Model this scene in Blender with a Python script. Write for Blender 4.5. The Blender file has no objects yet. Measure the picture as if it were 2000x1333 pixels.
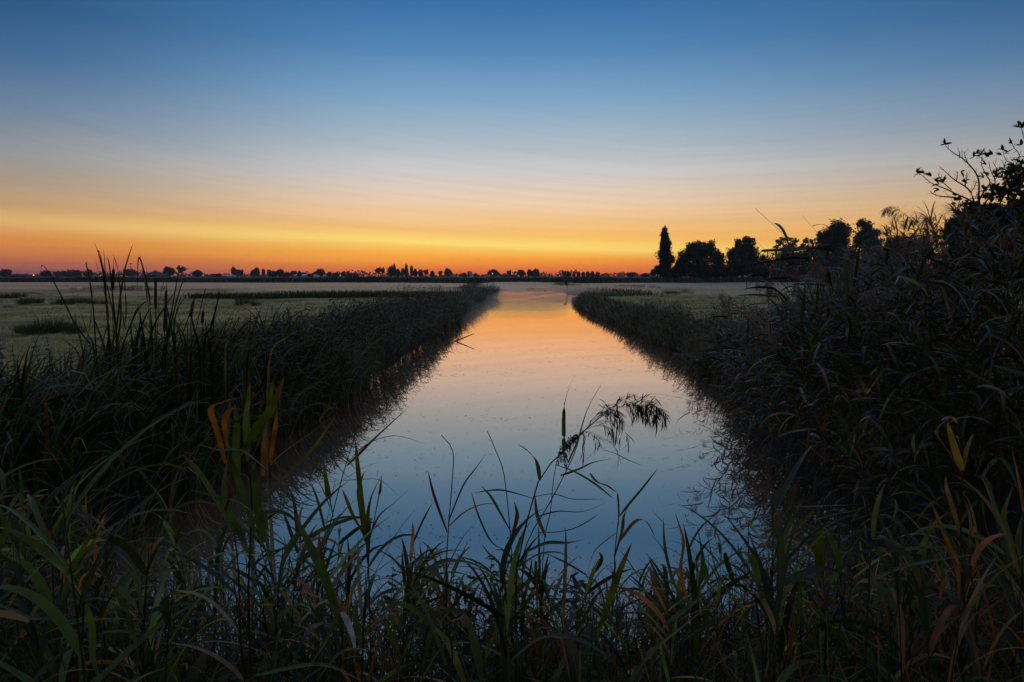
import bpy, math, random
import numpy as np
from mathutils import Vector

rnd = random.Random(7)
rg = np.random.default_rng(11)
SC = bpy.context.scene
COL = SC.collection
R = math.radians

# ------------------------------------------------------------------ camera
F = 1333.0                       # focal length in photo pixels (24 mm on 36 mm)
HC = 2.05                        # eye height above the water
PITCH = math.atan((666.5 - 540.0) / F)
cam_d = bpy.data.cameras.new('camera')
cam_d.lens = 24.0
cam_d.sensor_width = 36.0
cam_d.clip_end = 9000
cam_d.clip_start = 0.05
cam = bpy.data.objects.new('camera', cam_d)
COL.objects.link(cam)
cam.location = (0, 0, HC)
cam.rotation_euler = (math.pi / 2 - PITCH, 0, 0)
SC.camera = cam


def at(px, py, d):
    """point in the world at distance d (along Y) seen at a photo position"""
    u = (px - 1000.0) / F
    v = (666.5 - py) / F
    dx = u
    dy = math.cos(PITCH) + v * math.sin(PITCH)
    dz = -math.sin(PITCH) + v * math.cos(PITCH)
    s = d / dy
    return Vector((dx * s, d, HC + dz * s))


# ------------------------------------------------------------------ view
SC.view_settings.view_transform = 'Standard'
SC.view_settings.look = 'None'
SC.view_settings.exposure = 0.0
SC.view_settings.gamma = 1.0
SC.render.engine = 'CYCLES'
SC.cycles.max_bounces = 6
SC.cycles.diffuse_bounces = 2
SC.cycles.glossy_bounces = 3
SC.cycles.transmission_bounces = 2
SC.cycles.transparent_max_bounces = 8
SC.cycles.volume_bounces = 0
SC.cycles.use_denoising = True


def lin(c):
    out = []
    for v in c:
        v = v / 255.0
        out.append(v / 12.92 if v <= 0.04045 else ((v + 0.055) / 1.055) ** 2.4)
    return tuple(out)


# ------------------------------------------------------------------ node helper
class NT:
    def __init__(s, tree):
        s.t = tree
        s.n = tree.nodes
        s.l = tree.links
        s.n.clear()

    def new(s, typ, **kw):
        n = s.n.new(typ)
        for k, v in kw.items():
            setattr(n, k, v)
        return n

    def put(s, sock, v):
        if isinstance(v, bpy.types.NodeSocket):
            s.l.new(v, sock)
        elif v is not None:
            if sock.type == 'RGBA' and not isinstance(v, (int, float)) and len(v) == 3:
                v = (*v, 1)
            sock.default_value = v

    def math(s, op, a, b=None, c=None, clamp=False):
        n = s.new('ShaderNodeMath', operation=op, use_clamp=clamp)
        s.put(n.inputs[0], a)
        if b is not None:
            s.put(n.inputs[1], b)
        if c is not None:
            s.put(n.inputs[2], c)
        return n.outputs[0]

    def mix(s, f, a, b, blend='MIX'):
        n = s.new('ShaderNodeMix', data_type='RGBA', blend_type=blend)
        s.put(n.inputs[0], f)
        s.put(n.inputs[6], a)
        s.put(n.inputs[7], b)
        return n.outputs[2]

    def ramp(s, f, stops, interp='LINEAR'):
        n = s.new('ShaderNodeValToRGB')
        n.color_ramp.interpolation = interp
        e = n.color_ramp.elements
        while len(e) < len(stops):
            e.new(0.5)
        for i, (p, c) in enumerate(stops):
            e[i].position = p
            e[i].color = (*c, 1) if len(c) == 3 else c
        s.put(n.inputs[0], f)
        return n.outputs[0]

    def maprange(s, v, a, b, c=0.0, d=1.0, smooth=True):
        n = s.new('ShaderNodeMapRange', interpolation_type='SMOOTHSTEP' if smooth else 'LINEAR')
        s.put(n.inputs[0], v)
        n.inputs[1].default_value = a
        n.inputs[2].default_value = b
        n.inputs[3].default_value = c
        n.inputs[4].default_value = d
        return n.outputs[0]

    def noise(s, vec, scale, detail=3, rough=0.5):
        n = s.new('ShaderNodeTexNoise')
        s.put(n.inputs['Vector'], vec)
        n.inputs['Scale'].default_value = scale
        n.inputs['Detail'].default_value = detail
        n.inputs['Roughness'].default_value = rough
        return n.outputs['Fac']

    def vec(s, x, y, z):
        n = s.new('ShaderNodeCombineXYZ')
        s.put(n.inputs[0], x)
        s.put(n.inputs[1], y)
        s.put(n.inputs[2], z)
        return n.outputs[0]


# ------------------------------------------------------------------ dusk sky
SUN_AZ = R(3.0)      # where the sun has gone below the horizon, right of straight ahead
world = bpy.data.worlds.new('World')
SC.world = world
world.use_nodes = True
w = NT(world.node_tree)
tc = w.new('ShaderNodeTexCoord')
sep = w.new('ShaderNodeSeparateXYZ')
w.l.new(tc.outputs['Generated'], sep.inputs[0])
dx, dy, dz = sep.outputs
el = w.math('DEGREES', w.math('ARCSINE', dz))
az = w.math('DEGREES', w.math('ARCTAN2', dx, dy))
# thin cirrus: stretched noise that leans down to the right
tilt = w.math('MULTIPLY', w.math('MINIMUM', w.math('MAXIMUM', el, 3.0), 12.0), 0.0125)
lean = w.math('MULTIPLY_ADD', w.math('MINIMUM', az, 12.0), tilt, el)
cir = w.noise(w.vec(w.math('MULTIPLY', az, 0.07), w.math('MULTIPLY', lean, 0.8), 3.1), 1.0, 5, 0.55)
cir2 = w.noise(w.vec(w.math('MULTIPLY', az, 0.02), w.math('MULTIPLY', lean, 2.2), 9.7), 1.0, 4, 0.6)
wob = w.math('ADD', w.math('MULTIPLY', w.math('SUBTRACT', cir, 0.5), w.maprange(az, -25, 15, 1.25, 0.6)),
             w.math('MULTIPLY', w.math('SUBTRACT', cir2, 0.5), 0.22))
wobfade = w.maprange(el, 0.5, 4.0, 0.25, 1.0)
wobfade2 = w.maprange(el, 9.0, 16.0, 1.0, 0.15)
el_w = w.math('ADD', el, w.math('MULTIPLY', wob, w.math('MULTIPLY', wobfade, wobfade2)))
fac = w.math('DIVIDE', w.math('MAXIMUM', el_w, 0.0), 90.0)


def stops(lst):
    return [(e / 90.0, lin(c)) for e, c in lst]


mid = w.ramp(fac, stops([(0, (222, 90, 52)), (0.5, (246, 118, 36)), (1.1, (262, 158, 42)), (1.8, (266, 182, 62)),
                         (2.7, (258, 192, 88)), (3.9, (250, 195, 120)), (4.9, (247, 202, 147)), (6.0, (240, 207, 172)),
                         (7.4, (220, 205, 192)), (8.8, (203, 202, 203)), (10.2, (179, 189, 199)), (12.2, (152, 177, 197)),
                         (14.2, (123, 163, 197)), (17.6, (82, 133, 183)), (21.2, (48, 107, 163)), (27, (70, 114, 163)), (38, (100, 124, 158)),
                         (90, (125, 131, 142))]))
side = w.ramp(fac, stops([(0, (126, 72, 86)), (0.5, (156, 86, 80)), (1.1, (196, 106, 68)), (2.0, (221, 136, 64)),
                          (3.0, (222, 155, 84)), (4.2, (205, 158, 108)), (5.0, (190, 154, 116)), (6.4, (166, 149, 130)),
                          (8.1, (146, 148, 150)), (9.8, (121, 135, 150)), (11.3, (102, 126, 155)), (14.4, (60, 101, 145)),
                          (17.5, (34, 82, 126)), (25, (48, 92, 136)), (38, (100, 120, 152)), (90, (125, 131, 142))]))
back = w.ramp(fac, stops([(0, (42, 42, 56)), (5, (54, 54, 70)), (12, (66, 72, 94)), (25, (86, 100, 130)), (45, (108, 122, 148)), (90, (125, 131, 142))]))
az_abs = w.math('ABSOLUTE', az)
m_left = w.maprange(az, -40, -6, 1.0, 0.0)
m_right = w.maprange(az, 2, 48, 0.0, 0.9)
m_side = w.math('MAXIMUM', m_left, m_right)
c = w.mix(m_side, mid, side)
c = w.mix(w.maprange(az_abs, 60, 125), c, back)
# the bright bar of thin cloud low over the sunset
bar_c = w.math('MULTIPLY_ADD', az, -0.033, 2.62)
bar_d = w.math('ABSOLUTE', w.math('SUBTRACT', w.math('MULTIPLY_ADD', wob, 0.25, el), bar_c))
bar = w.maprange(bar_d, 0.0, 1.05, 1.0, 0.0)
bar = w.math('MULTIPLY', bar, w.maprange(az_abs, 20, 60, 1.0, 0.0))
bar_col = w.mix(m_side, lin((262, 232, 122)), lin((238, 192, 118)))
c = w.mix(w.math('MULTIPLY', bar, 0.75), c, bar_col)
# faint streak shading high in the cirrus
stre = w.maprange(cir2, 0.3, 0.7, 0.965, 1.035)
stf = w.new('ShaderNodeMix', data_type='RGBA', blend_type='MULTIPLY')
w.put(stf.inputs[0], w.math('MULTIPLY', wobfade2, 1.0))
w.put(stf.inputs[6], c)
w.l.new(w.vec(stre, stre, stre), stf.inputs[7])
c = stf.outputs[2]
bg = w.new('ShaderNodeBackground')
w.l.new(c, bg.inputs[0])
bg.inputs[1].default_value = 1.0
# residual physical twilight
sky = w.new('ShaderNodeTexSky', sky_type='NISHITA')
sky.sun_disc = False
sky.sun_elevation = R(-1.5)
sky.sun_rotation = SUN_AZ
bg2 = w.new('ShaderNodeBackground')
w.l.new(sky.outputs[0], bg2.inputs[0])
bg2.inputs[1].default_value = 0.02
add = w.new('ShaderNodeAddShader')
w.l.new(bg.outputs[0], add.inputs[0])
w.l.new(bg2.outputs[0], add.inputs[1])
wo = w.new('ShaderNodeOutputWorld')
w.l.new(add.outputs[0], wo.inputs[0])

# no lamp: the sun is below the horizon, the glowing sky is the only light


# ------------------------------------------------------------------ materials
def mat(name):
    m = bpy.data.materials.new(name)
    m.use_nodes = True
    return m, NT(m.node_tree)


def finish(t, shader, vol=None):
    o = t.new('ShaderNodeOutputMaterial')
    if shader is not None:
        t.l.new(shader, o.inputs[0])
    if vol is not None:
        t.l.new(vol, o.inputs[1])


def principled(t, col, rough=0.6, spec=0.5, normal=None, metal=0.0):
    p = t.new('ShaderNodeBsdfPrincipled')
    t.put(p.inputs['Base Color'], col)
    t.put(p.inputs['Roughness'], rough)
    p.inputs['Specular IOR Level'].default_value = spec
    p.inputs['Metallic'].default_value = metal
    if normal is not None:
        t.l.new(normal, p.inputs['Normal'])
    return p.outputs[0]


def bump(t, h, strength, dist):
    b = t.new('ShaderNodeBump')
    t.l.new(h, b.inputs['Height'])
    b.inputs['Strength'].default_value = strength
    b.inputs['Distance'].default_value = dist
    return b.outputs[0]


def plain(name, col, rough=0.7, scale=8.0, var=0.35, spec=0.4):
    m, t = mat(name)
    tcx = t.new('ShaderNodeTexCoord')
    n = t.noise(tcx.outputs['Object'], scale, 4)
    a = tuple(v * (1 - var) for v in col)
    b = tuple(min(1, v * (1 + var)) for v in col)
    finish(t, principled(t, t.mix(n, a, b), rough, spec))
    return m


def leaf_material(name, transl=0.48, rough=0.38, spec=0.32):
    """leaf colour comes from the mesh attribute 'tint' (each leaf's own colour)"""
    m, t = mat(name)
    at_ = t.new('ShaderNodeAttribute', attribute_name='tint')
    geo = t.new('ShaderNodeNewGeometry')
    n = t.noise(geo.outputs['Position'], 14.0, 2)
    colr = t.mix(1.0, at_.outputs['Color'], t.ramp(n, [(0.3, (0.65, 0.65, 0.65)), (0.7, (1.3, 1.3, 1.3))]), 'MULTIPLY')
    p = principled(t, colr, rough, spec)
    tr = t.new('ShaderNodeBsdfTranslucent')
    t.l.new(t.mix(1.0, colr, (1.7, 1.4, 0.6), 'MULTIPLY'), tr.inputs[0])
    ms = t.new('ShaderNodeMixShader')
    ms.inputs[0].default_value = transl
    t.l.new(p, ms.inputs[1])
    t.l.new(tr.outputs[0], ms.inputs[2])
    finish(t, ms.outputs[0])
    return m


M = {}
M['leaf'] = leaf_material('leaf')
M['reed_leaf'] = leaf_material('reed_leaf', 0.36, 0.28, 0.45)
M['tree_leaf'] = leaf_material('tree_leaf', 0.2, 0.6, 0.3)
M['bark'] = plain('bark', (0.05, 0.042, 0.035), 0.9, 6.0)
M['stem'] = plain('stem', (0.07, 0.062, 0.03), 0.55, 20.0)
M['plume'] = plain('plume', (0.085, 0.055, 0.045), 0.9, 12.0)
M['spike'] = plain('cattail_spike', (0.05, 0.024, 0.012), 0.95, 60.0)
M['wood'] = plain('weathered_wood', (0.10, 0.085, 0.07), 0.85, 3.0)
M['darkwood'] = plain('dark_wet_wood', (0.03, 0.024, 0.02), 0.7, 4.0)
M['bluewash'] = plain('blue_plastic', (0.02, 0.30, 0.48), 0.5, 2.0, 0.15)
M['roof'] = plain('roof_tiles', (0.07, 0.05, 0.05), 0.8, 1.0)
M['wall'] = plain('brick_wall', (0.16, 0.12, 0.10), 0.9, 2.0)
M['pale'] = plain('pale_sheet', (0.55, 0.57, 0.60), 0.5, 0.5, 0.1)
M['steel'] = plain('galvanised_steel', (0.25, 0.25, 0.26), 0.5, 3.0)
m_, t_ = mat('lamp_glow')
e_ = t_.new('ShaderNodeEmission')
e_.inputs[0].default_value = (1.0, 0.62, 0.25, 1)
e_.inputs[1].default_value = 2.0
finish(t_, e_.outputs[0])
M['glow'] = m_

# meadow and mud
m_, t_ = mat('meadow_ground')
g_ = t_.new('ShaderNodeNewGeometry')
pos = g_.outputs['Position']
sp_ = t_.new('ShaderNodeSeparateXYZ')
t_.l.new(pos, sp_.inputs[0])
n1 = t_.noise(pos, 0.35, 5, 0.6)
n2 = t_.noise(t_.vec(t_.math('MULTIPLY', sp_.outputs[0], 0.12), t_.math('MULTIPLY', sp_.outputs[1], 0.3), 0.0), 1.0, 4, 0.6)
n3 = t_.noise(pos, 3.2, 6, 0.72)
cg = t_.ramp(n3, [(0.25, (0.17, 0.135, 0.04)), (0.5, (0.38, 0.30, 0.09)), (0.75, (0.54, 0.43, 0.15))])
cg = t_.mix(t_.maprange(n1, 0.42, 0.66), cg, (0.15, 0.12, 0.042))
cg = t_.mix(t_.maprange(n2, 0.45, 0.7), cg, (0.56, 0.45, 0.17))
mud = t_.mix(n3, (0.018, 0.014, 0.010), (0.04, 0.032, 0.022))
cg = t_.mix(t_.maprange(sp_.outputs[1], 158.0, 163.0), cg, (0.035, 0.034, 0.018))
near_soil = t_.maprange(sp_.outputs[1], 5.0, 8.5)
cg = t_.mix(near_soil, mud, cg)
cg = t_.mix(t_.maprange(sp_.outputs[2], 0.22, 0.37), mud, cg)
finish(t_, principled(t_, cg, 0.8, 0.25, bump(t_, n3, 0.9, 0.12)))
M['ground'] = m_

# still canal water with a film of dust and pollen
m_, t_ = mat('canal_water')
g_ = t_.new('ShaderNodeNewGeometry')
pos = g_.outputs['Position']
sp_ = t_.new('ShaderNodeSeparateXYZ')
t_.l.new(pos, sp_.inputs[0])
rip = t_.noise(t_.vec(t_.math('MULTIPLY', sp_.outputs[0], 0.5), sp_.outputs[1], 0.0), 1.6, 2, 0.5)
nb = bump(t_, rip, 0.012, 0.04)
film = t_.noise(t_.vec(t_.math('MULTIPLY', sp_.outputs[0], 0.35), sp_.outputs[1], 4.0), 0.5, 4, 0.6)
gl = t_.new('ShaderNodeBsdfGlossy')
gl.inputs['Color'].default_value = (1.0, 0.718, 0.55, 1)
gl.inputs['Roughness'].default_value = 0.012
t_.l.new(nb, gl.inputs['Normal'])
gr = t_.new('ShaderNodeBsdfGlossy')
gr.inputs['Color'].default_value = (0.85, 0.78, 0.68, 1)
gr.inputs['Roughness'].default_value = 0.42
df = t_.new('ShaderNodeBsdfDiffuse')
df.inputs['Color'].default_value = (0.30, 0.19, 0.13, 1)
m1 = t_.new('ShaderNodeMixShader')
m1.inputs[0].default_value = 0.7
t_.l.new(gr.outputs[0], m1.inputs[1])
t_.l.new(df.outputs[0], m1.inputs[2])
lw = t_.new('ShaderNodeLayerWeight')
lw.inputs[0].default_value = 0.5
fres = t_.maprange(lw.outputs['Facing'], 0.55, 0.95, 0.77, 0.94)
fres = t_.math('SUBTRACT', fres, t_.maprange(film, 0.5, 0.75, 0.0, 0.05), clamp=True)
m2 = t_.new('ShaderNodeMixShader')
t_.l.new(fres, m2.inputs[0])
t_.l.new(m1.outputs[0], m2.inputs[1])
t_.l.new(gl.outputs[0], m2.inputs[2])
finish(t_, m2.outputs[0])
M['water'] = m_


# ------------------------------------------------------------------ mesh building
class Geo:
    """collects vertices, faces and a colour per vertex and links them as ONE mesh"""

    def __init__(s):
        s.v, s.f, s.c, s.n = [], [], [], 0

    def add(s, v, f, c):
        v = np.asarray(v, dtype=np.float32).reshape(-1, 3)
        f = np.asarray(f, dtype=np.int64).reshape(-1, 4)
        c = np.asarray(c, dtype=np.float32)
        if c.ndim == 1:
            c = np.repeat(c[None, :], len(v), 0)
        s.v.append(v)
        s.f.append(f + s.n)
        s.c.append(c)
        s.n += len(v)

    def mesh(s, name, material, smooth=True):
        v = np.concatenate(s.v)
        f = np.concatenate(s.f)
        c = np.concatenate(s.c)
        me = bpy.data.meshes.new(name)
        me.vertices.add(len(v))
        me.vertices.foreach_set('co', v.ravel())
        me.loops.add(len(f) * 4)
        me.loops.foreach_set('vertex_index', f.ravel().astype(np.int32))
        me.polygons.add(len(f))
        me.polygons.foreach_set('loop_start', np.arange(0, len(f) * 4, 4, dtype=np.int32))
        me.update(calc_edges=True)
        me.polygons.foreach_set('use_smooth', np.full(len(f), smooth, dtype=bool))
        a = me.color_attributes.new('tint', 'FLOAT_COLOR', 'POINT')
        a.data.foreach_set('color', np.concatenate([c, np.ones((len(c), 1), np.float32)], 1).ravel())
        me.materials.append(material)
        return me

    def build(s, name, material, parent=None, smooth=True):
        o = bpy.data.objects.new(name, s.mesh(name, material, smooth))
        COL.objects.link(o)
        if parent is not None:
            o.parent = parent
        return o


def tag(o, label=None, cat=None, group=None, kind=None):
    if label:
        o['label'] = label
    if cat:
        o['category'] = cat
    if group:
        o['group'] = group
    if kind:
        o['kind'] = kind
    return o


def thing(name, label, cat, loc=(0, 0, 0), group=None, rz=0.0):
    o = bpy.data.objects.new(name, None)
    o.empty_display_size = 0.1
    COL.objects.link(o)
    o.location = loc
    o.rotation_euler = (0, 0, rz)
    return tag(o, label, cat, group)


def copy_tree(o, parent=None):
    c_ = o.copy()
    COL.objects.link(c_)
    c_.parent = parent
    for ch in list(o.children):
        copy_tree(ch, c_)
    return c_


def grid_faces(n, rows, cols):
    """quads of n ribbons with rows x cols vertices each"""
    i = np.arange(rows - 1)[:, None]
    j = np.arange(cols - 1)[None, :]
    a = (i * cols + j).ravel()
    q = np.stack([a, a + 1, a + cols + 1, a + cols], 1)
    off = (np.arange(n) * rows * cols)[:, None, None]
    return (q[None] + off).reshape(-1, 4)


def A(x, n):
    return np.full(n, float(x)) if np.isscalar(x) else np.asarray(x, dtype=float)


def ribbons(g, base, azim, elev, length, width, droop, tint, nseg=5, cols=2, curl=0.0, roll=0.0, power=1.3, fold=0.25, blunt=0.06):
    """arching blades; all arguments may be arrays over the blades"""
    base = np.asarray(base, dtype=float).reshape(-1, 3)
    n = len(base)
    if n == 0:
        return
    azim, elev, length, width, droop, curl, roll = [A(q, n) for q in (azim, elev, length, width, droop, curl, roll)]
    t = np.linspace(0, 1, nseg + 1)
    e = elev[:, None] - droop[:, None] * t[None] ** power
    a = azim[:, None] + curl[:, None] * t[None]
    st = length[:, None] / nseg
    d = np.stack([np.cos(e) * np.sin(a), np.cos(e) * np.cos(a), np.sin(e)], 2)
    seg = (d[:, :-1] + d[:, 1:]) / 2 * st[:, :, None]
    p = np.concatenate([np.zeros((n, 1, 3)), np.cumsum(seg, 1)], 1) + base[:, None, :]
    perp = np.stack([np.cos(a), -np.sin(a), np.zeros_like(a)], 2)
    nor = np.cross(perp, d)
    cr, sr = np.cos(roll)[:, None, None], np.sin(roll)[:, None, None]
    sidev = perp * cr + nor * sr
    upv = nor * cr - perp * sr
    prof = (t + blunt) ** 0.5 * (1 - t) ** 0.85
    prof = np.maximum(prof / prof.max(), 0.03)
    hw = width[:, None] * 0.5 * prof[None]
    if cols == 2:
        pts = np.stack([p - sidev * hw[..., None], p + sidev * hw[..., None]], 2)
    else:
        lift = hw[..., None] * fold
        pts = np.stack([p - sidev * hw[..., None] + upv * lift, p, p + sidev * hw[..., None] + upv * lift], 2)
    tint = np.asarray(tint, dtype=float)
    if tint.ndim == 1:
        tint = np.repeat(tint[None], n, 0)
    cc = np.repeat(tint[:, None, :], nseg + 1, 1)
    if nseg >= 4:
        tipf = np.clip((t[None] - rg.uniform(0.55, 1.3, (n, 1))) / 0.25, 0, 1)[..., None]
        cc = cc * (1 - tipf) + np.array((0.15, 0.085, 0.035)) * tipf
    cc = np.repeat(cc.reshape(-1, 3), cols, 0)
    g.add(pts, grid_faces(n, nseg + 1, cols), cc)


def tube(g, pts, rads, tint=(0.1, 0.09, 0.05), sides=5):
    """one tapered tube through the points"""
    pts = [Vector(p) for p in pts]
    vs = []
    for i, p in enumerate(pts):
        a = pts[max(0, i - 1)]
        b = pts[min(len(pts) - 1, i + 1)]
        d = (b - a).normalized()
        h = Vector((0, 0, 1)) if abs(d.z) < 0.9 else Vector((0, 1, 0))
        x = d.cross(h).normalized()
        y = d.cross(x).normalized()
        for k in range(sides):
            q = 2 * math.pi * k / sides
            vs.append(p + (x * math.cos(q) + y * math.sin(q)) * rads[i])
    fs = []
    for i in range(len(pts) - 1):
        for k in range(sides):
            k2 = (k + 1) % sides
            fs.append((i * sides + k, i * sides + k2, (i + 1) * sides + k2, (i + 1) * sides + k))
    n = len(pts) * sides
    for base in (0, (len(pts) - 1) * sides):
        for k in range(1, sides - 2, 2):
            fs.append((base, base + k, base + k + 1, base + k + 2))
        if (sides - 2) % 2 == 1:
            fs.append((base, base + sides - 2, base + sides - 1, base + sides - 1))
    fs = [f for f in fs if len(set(f)) == 4]
    g.add([tuple(v) for v in vs], fs, tint)


def stalks(g, base, top, rad, tint, nseg=4, bow=None):
    """many thin three-sided stalks"""
    base = np.asarray(base, float)
    top = np.asarray(top, float)
    n = len(base)
    t = np.linspace(0, 1, nseg + 1)
    mid_ = base.copy()
    mid_[:, 2] = base[:, 2] + (top[:, 2] - base[:, 2]) * 0.6
    b0 = (1 - t) ** 2
    b1 = 2 * t * (1 - t)
    b2 = t ** 2
    p = base[:, None] * b0[None, :, None] + mid_[:, None] * b1[None, :, None] + top[:, None] * b2[None, :, None]
    ang = np.array([0, 2.1, 4.2])
    r = A(rad, n)[:, None] * (1 - 0.6 * t)[None]
    offs = np.stack([np.cos(ang), np.sin(ang), np.zeros(3)], 1)
    pts = p[:, :, None, :] + offs[None, None] * r[..., None, None]
    i = np.arange(nseg)[:, None]
    k = np.arange(3)[None]
    a = (i * 3 + k).ravel()
    b = (i * 3 + (k + 1) % 3).ravel()
    q = np.stack([a, b, b + 3, a + 3], 1)
    f = (q[None] + (np.arange(n) * (nseg + 1) * 3)[:, None, None]).reshape(-1, 4)
    tint = np.asarray(tint, float)
    if tint.ndim == 1:
        tint = np.repeat(tint[None], n, 0)
    g.add(pts, f, np.repeat(tint, (nseg + 1) * 3, 0))

    def along(tt):
        tt = np.asarray(tt, float)
        return (base * ((1 - tt) ** 2)[:, None] + mid_ * (2 * tt * (1 - tt))[:, None] + top * (tt ** 2)[:, None])
    return along


def box(g, lo, hi, tint=(0.1, 0.1, 0.1), rot=None):
    x0, y0, z0 = lo
    x1, y1, z1 = hi
    v = [(x0, y0, z0), (x1, y0, z0), (x1, y1, z0), (x0, y1, z0), (x0, y0, z1), (x1, y0, z1), (x1, y1, z1), (x0, y1, z1)]
    g.add(v, [(3, 2, 1, 0), (4, 5, 6, 7), (0, 1, 5, 4), (1, 2, 6, 5), (2, 3, 7, 6), (3, 0, 4, 7)], tint)


GREENS = np.array([(0.032, 0.052, 0.008), (0.042, 0.062, 0.009), (0.024, 0.042, 0.009), (0.052, 0.064, 0.012), (0.034, 0.048, 0.014)])
DRY = np.array([(0.20, 0.095, 0.03), (0.16, 0.10, 0.045), (0.22, 0.075, 0.025), (0.12, 0.06, 0.03)])
STRAW = np.array([(0.22, 0.19, 0.12), (0.17, 0.14, 0.08)])


def tints(n, p_dry=0.12, p_straw=0.06):
    out = GREENS[rg.integers(0, len(GREENS), n)] * np.clip(np.exp(rg.normal(-0.45, 0.75, (n, 1))), 0.25, 3.2)  # wide spread: very dark leaves imitate deep shade, bright ones imitate sky glints
    k = rg.random(n)
    d = k < p_dry
    out[d] = DRY[rg.integers(0, len(DRY), d.sum())] * rg.uniform(0.7, 1.2, (d.sum(), 1))
    s_ = (k >= p_dry) & (k < p_dry + p_straw)
    out[s_] = STRAW[rg.integers(0, len(STRAW), s_.sum())]
    return out


# ------------------------------------------------------------------ land
LY = np.array([0, 2.0, 3.4, 6, 10, 13.7, 25, 44, 64, 70, 74, 84, 100, 130, 160, 166])
LX = np.array([-3.7, -3.7, -3.5, -3.15, -3.0, -2.9, -2.6, -2.35, -1.95, -1.9, -2.7, -4.0, -4.6, -5.5, -7.5, -9])
RY = np.array([0, 3.4, 5.2, 6, 7.4, 10, 13, 16.7, 25, 44, 55, 57.5, 70, 76, 86, 100, 133, 160, 166])
RX = np.array([2.6, 2.6, 2.65, 2.7, 2.9, 3.5, 4.1, 4.45, 4.5, 4.45, 5.0, 9.5, 10.0, 8.6, 7.9, 7.8, 7.6, 9, 10])


def xl(y):
    return np.interp(y, LY, LX) + 0.06 * np.sin(np.asarray(y) * 1.3) * (np.asarray(y) < 60)


def xr(y):
    return np.interp(y, RY, RX) + 0.12 * np.sin(np.asarray(y) * 1.1 + 1) * (np.asarray(y) < 54)


def near_shore(x):
    return 3.55 + 0.15 * np.sin(np.asarray(x) * 2.1) + 0.1 * np.sin(np.asarray(x) * 5.3 + 1)


def sstep(a, b, x):
    t = np.clip((x - a) / (b - a), 0, 1)
    return t * t * (3 - 2 * t)


def ground_z(x, y):
    x = np.asarray(x, float)
    y = np.asarray(y, float)
    d = np.maximum.reduce([xl(y) - x, x - xr(y), near_shore(x) - y, y - 163.0])   # signed distance from water
    z = -0.7 + 0.7 * sstep(-1.0, 0.0, d) + 0.38 * sstep(0.0, 0.9, d)
    z = z + 0.05 * np.sin(x * 0.31 + 0.4) * np.sin(y * 0.23) * (d > 1.5) + 0.03 * np.sin(x * 0.9) * np.sin(y * 0.7) * (d > 1)
    z = z + 1.1 * sstep(161.0, 171.0, y) * (d > 0)
    return z


xs = np.concatenate([-np.geomspace(3000, 14, 60), np.arange(-13.5, 13.6, 0.25), np.geomspace(14, 3000, 60)])
ys = np.concatenate([np.linspace(-60, -2, 12), np.arange(-1, 20, 0.25), np.arange(20, 90, 0.8), np.arange(90, 180, 1.5), np.geomspace(182, 5000, 40)])
X, Y = np.meshgrid(xs, ys)
Z = ground_z(X, Y)
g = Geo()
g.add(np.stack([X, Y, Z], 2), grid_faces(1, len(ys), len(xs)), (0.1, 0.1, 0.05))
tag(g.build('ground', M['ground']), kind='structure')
g = Geo()
wx = np.array([-40, -12, -4, 0, 4, 12, 40.0])
wy = np.array([2.0, 4, 8, 20, 60, 120, 168.0])
X, Y = np.meshgrid(wx, wy)
g.add(np.stack([X, Y, np.zeros_like(X)], 2), grid_faces(1, 7, 7), (0.1, 0.1, 0.1))
tag(g.build('water', M['water'], smooth=False), kind='structure')

# specks of duckweed and dust floating on the canal
n = 2600
yy = 3.9 * np.exp(rg.random(n) * math.log(40 / 3.9))
xx = xl(yy) + 0.2 + rg.random(n) * (xr(yy) - xl(yy) - 0.4)
cl = rg.random(n) < 0.45
cy = 3.9 * np.exp(rg.random(60) * math.log(40 / 3.9))
cx = xl(cy) + 0.3 + rg.random(60) * (xr(cy) - xl(cy) - 0.6)
k = rg.integers(0, 60, n)
xx[cl] = cx[k[cl]] + rg.normal(0, 0.35, cl.sum())
yy[cl] = cy[k[cl]] + rg.normal(0, 0.10, cl.sum()) * (cy[k[cl]] / 8)
sz = rg.uniform(0.003, 0.010, n) * np.clip(yy / 9, 0.8, 2.2)
g = Geo()
hexa = np.array([(math.cos(q), math.sin(q)) for q in np.arange(0, 6.28, math.pi / 2)])
v = np.zeros((n, 4, 3))
v[:, :, 0] = xx[:, None] + hexa[None, :, 0] * sz[:, None] * rg.uniform(1.0, 2.0, (n, 1))
v[:, :, 1] = yy[:, None] + hexa[None, :, 1] * sz[:, None]
v[:, :, 2] = 0.004
g.add(v, np.arange(n * 4).reshape(-1, 4), np.repeat(np.where(rg.random((n, 1)) < 0.2, 0.16, 0.03) * np.ones((n, 3)), 4, 0))
tag(g.build('floating_duckweed', M['leaf']), 'tiny dark specks of duckweed floating on the still canal', 'duckweed', kind='stuff')


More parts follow.
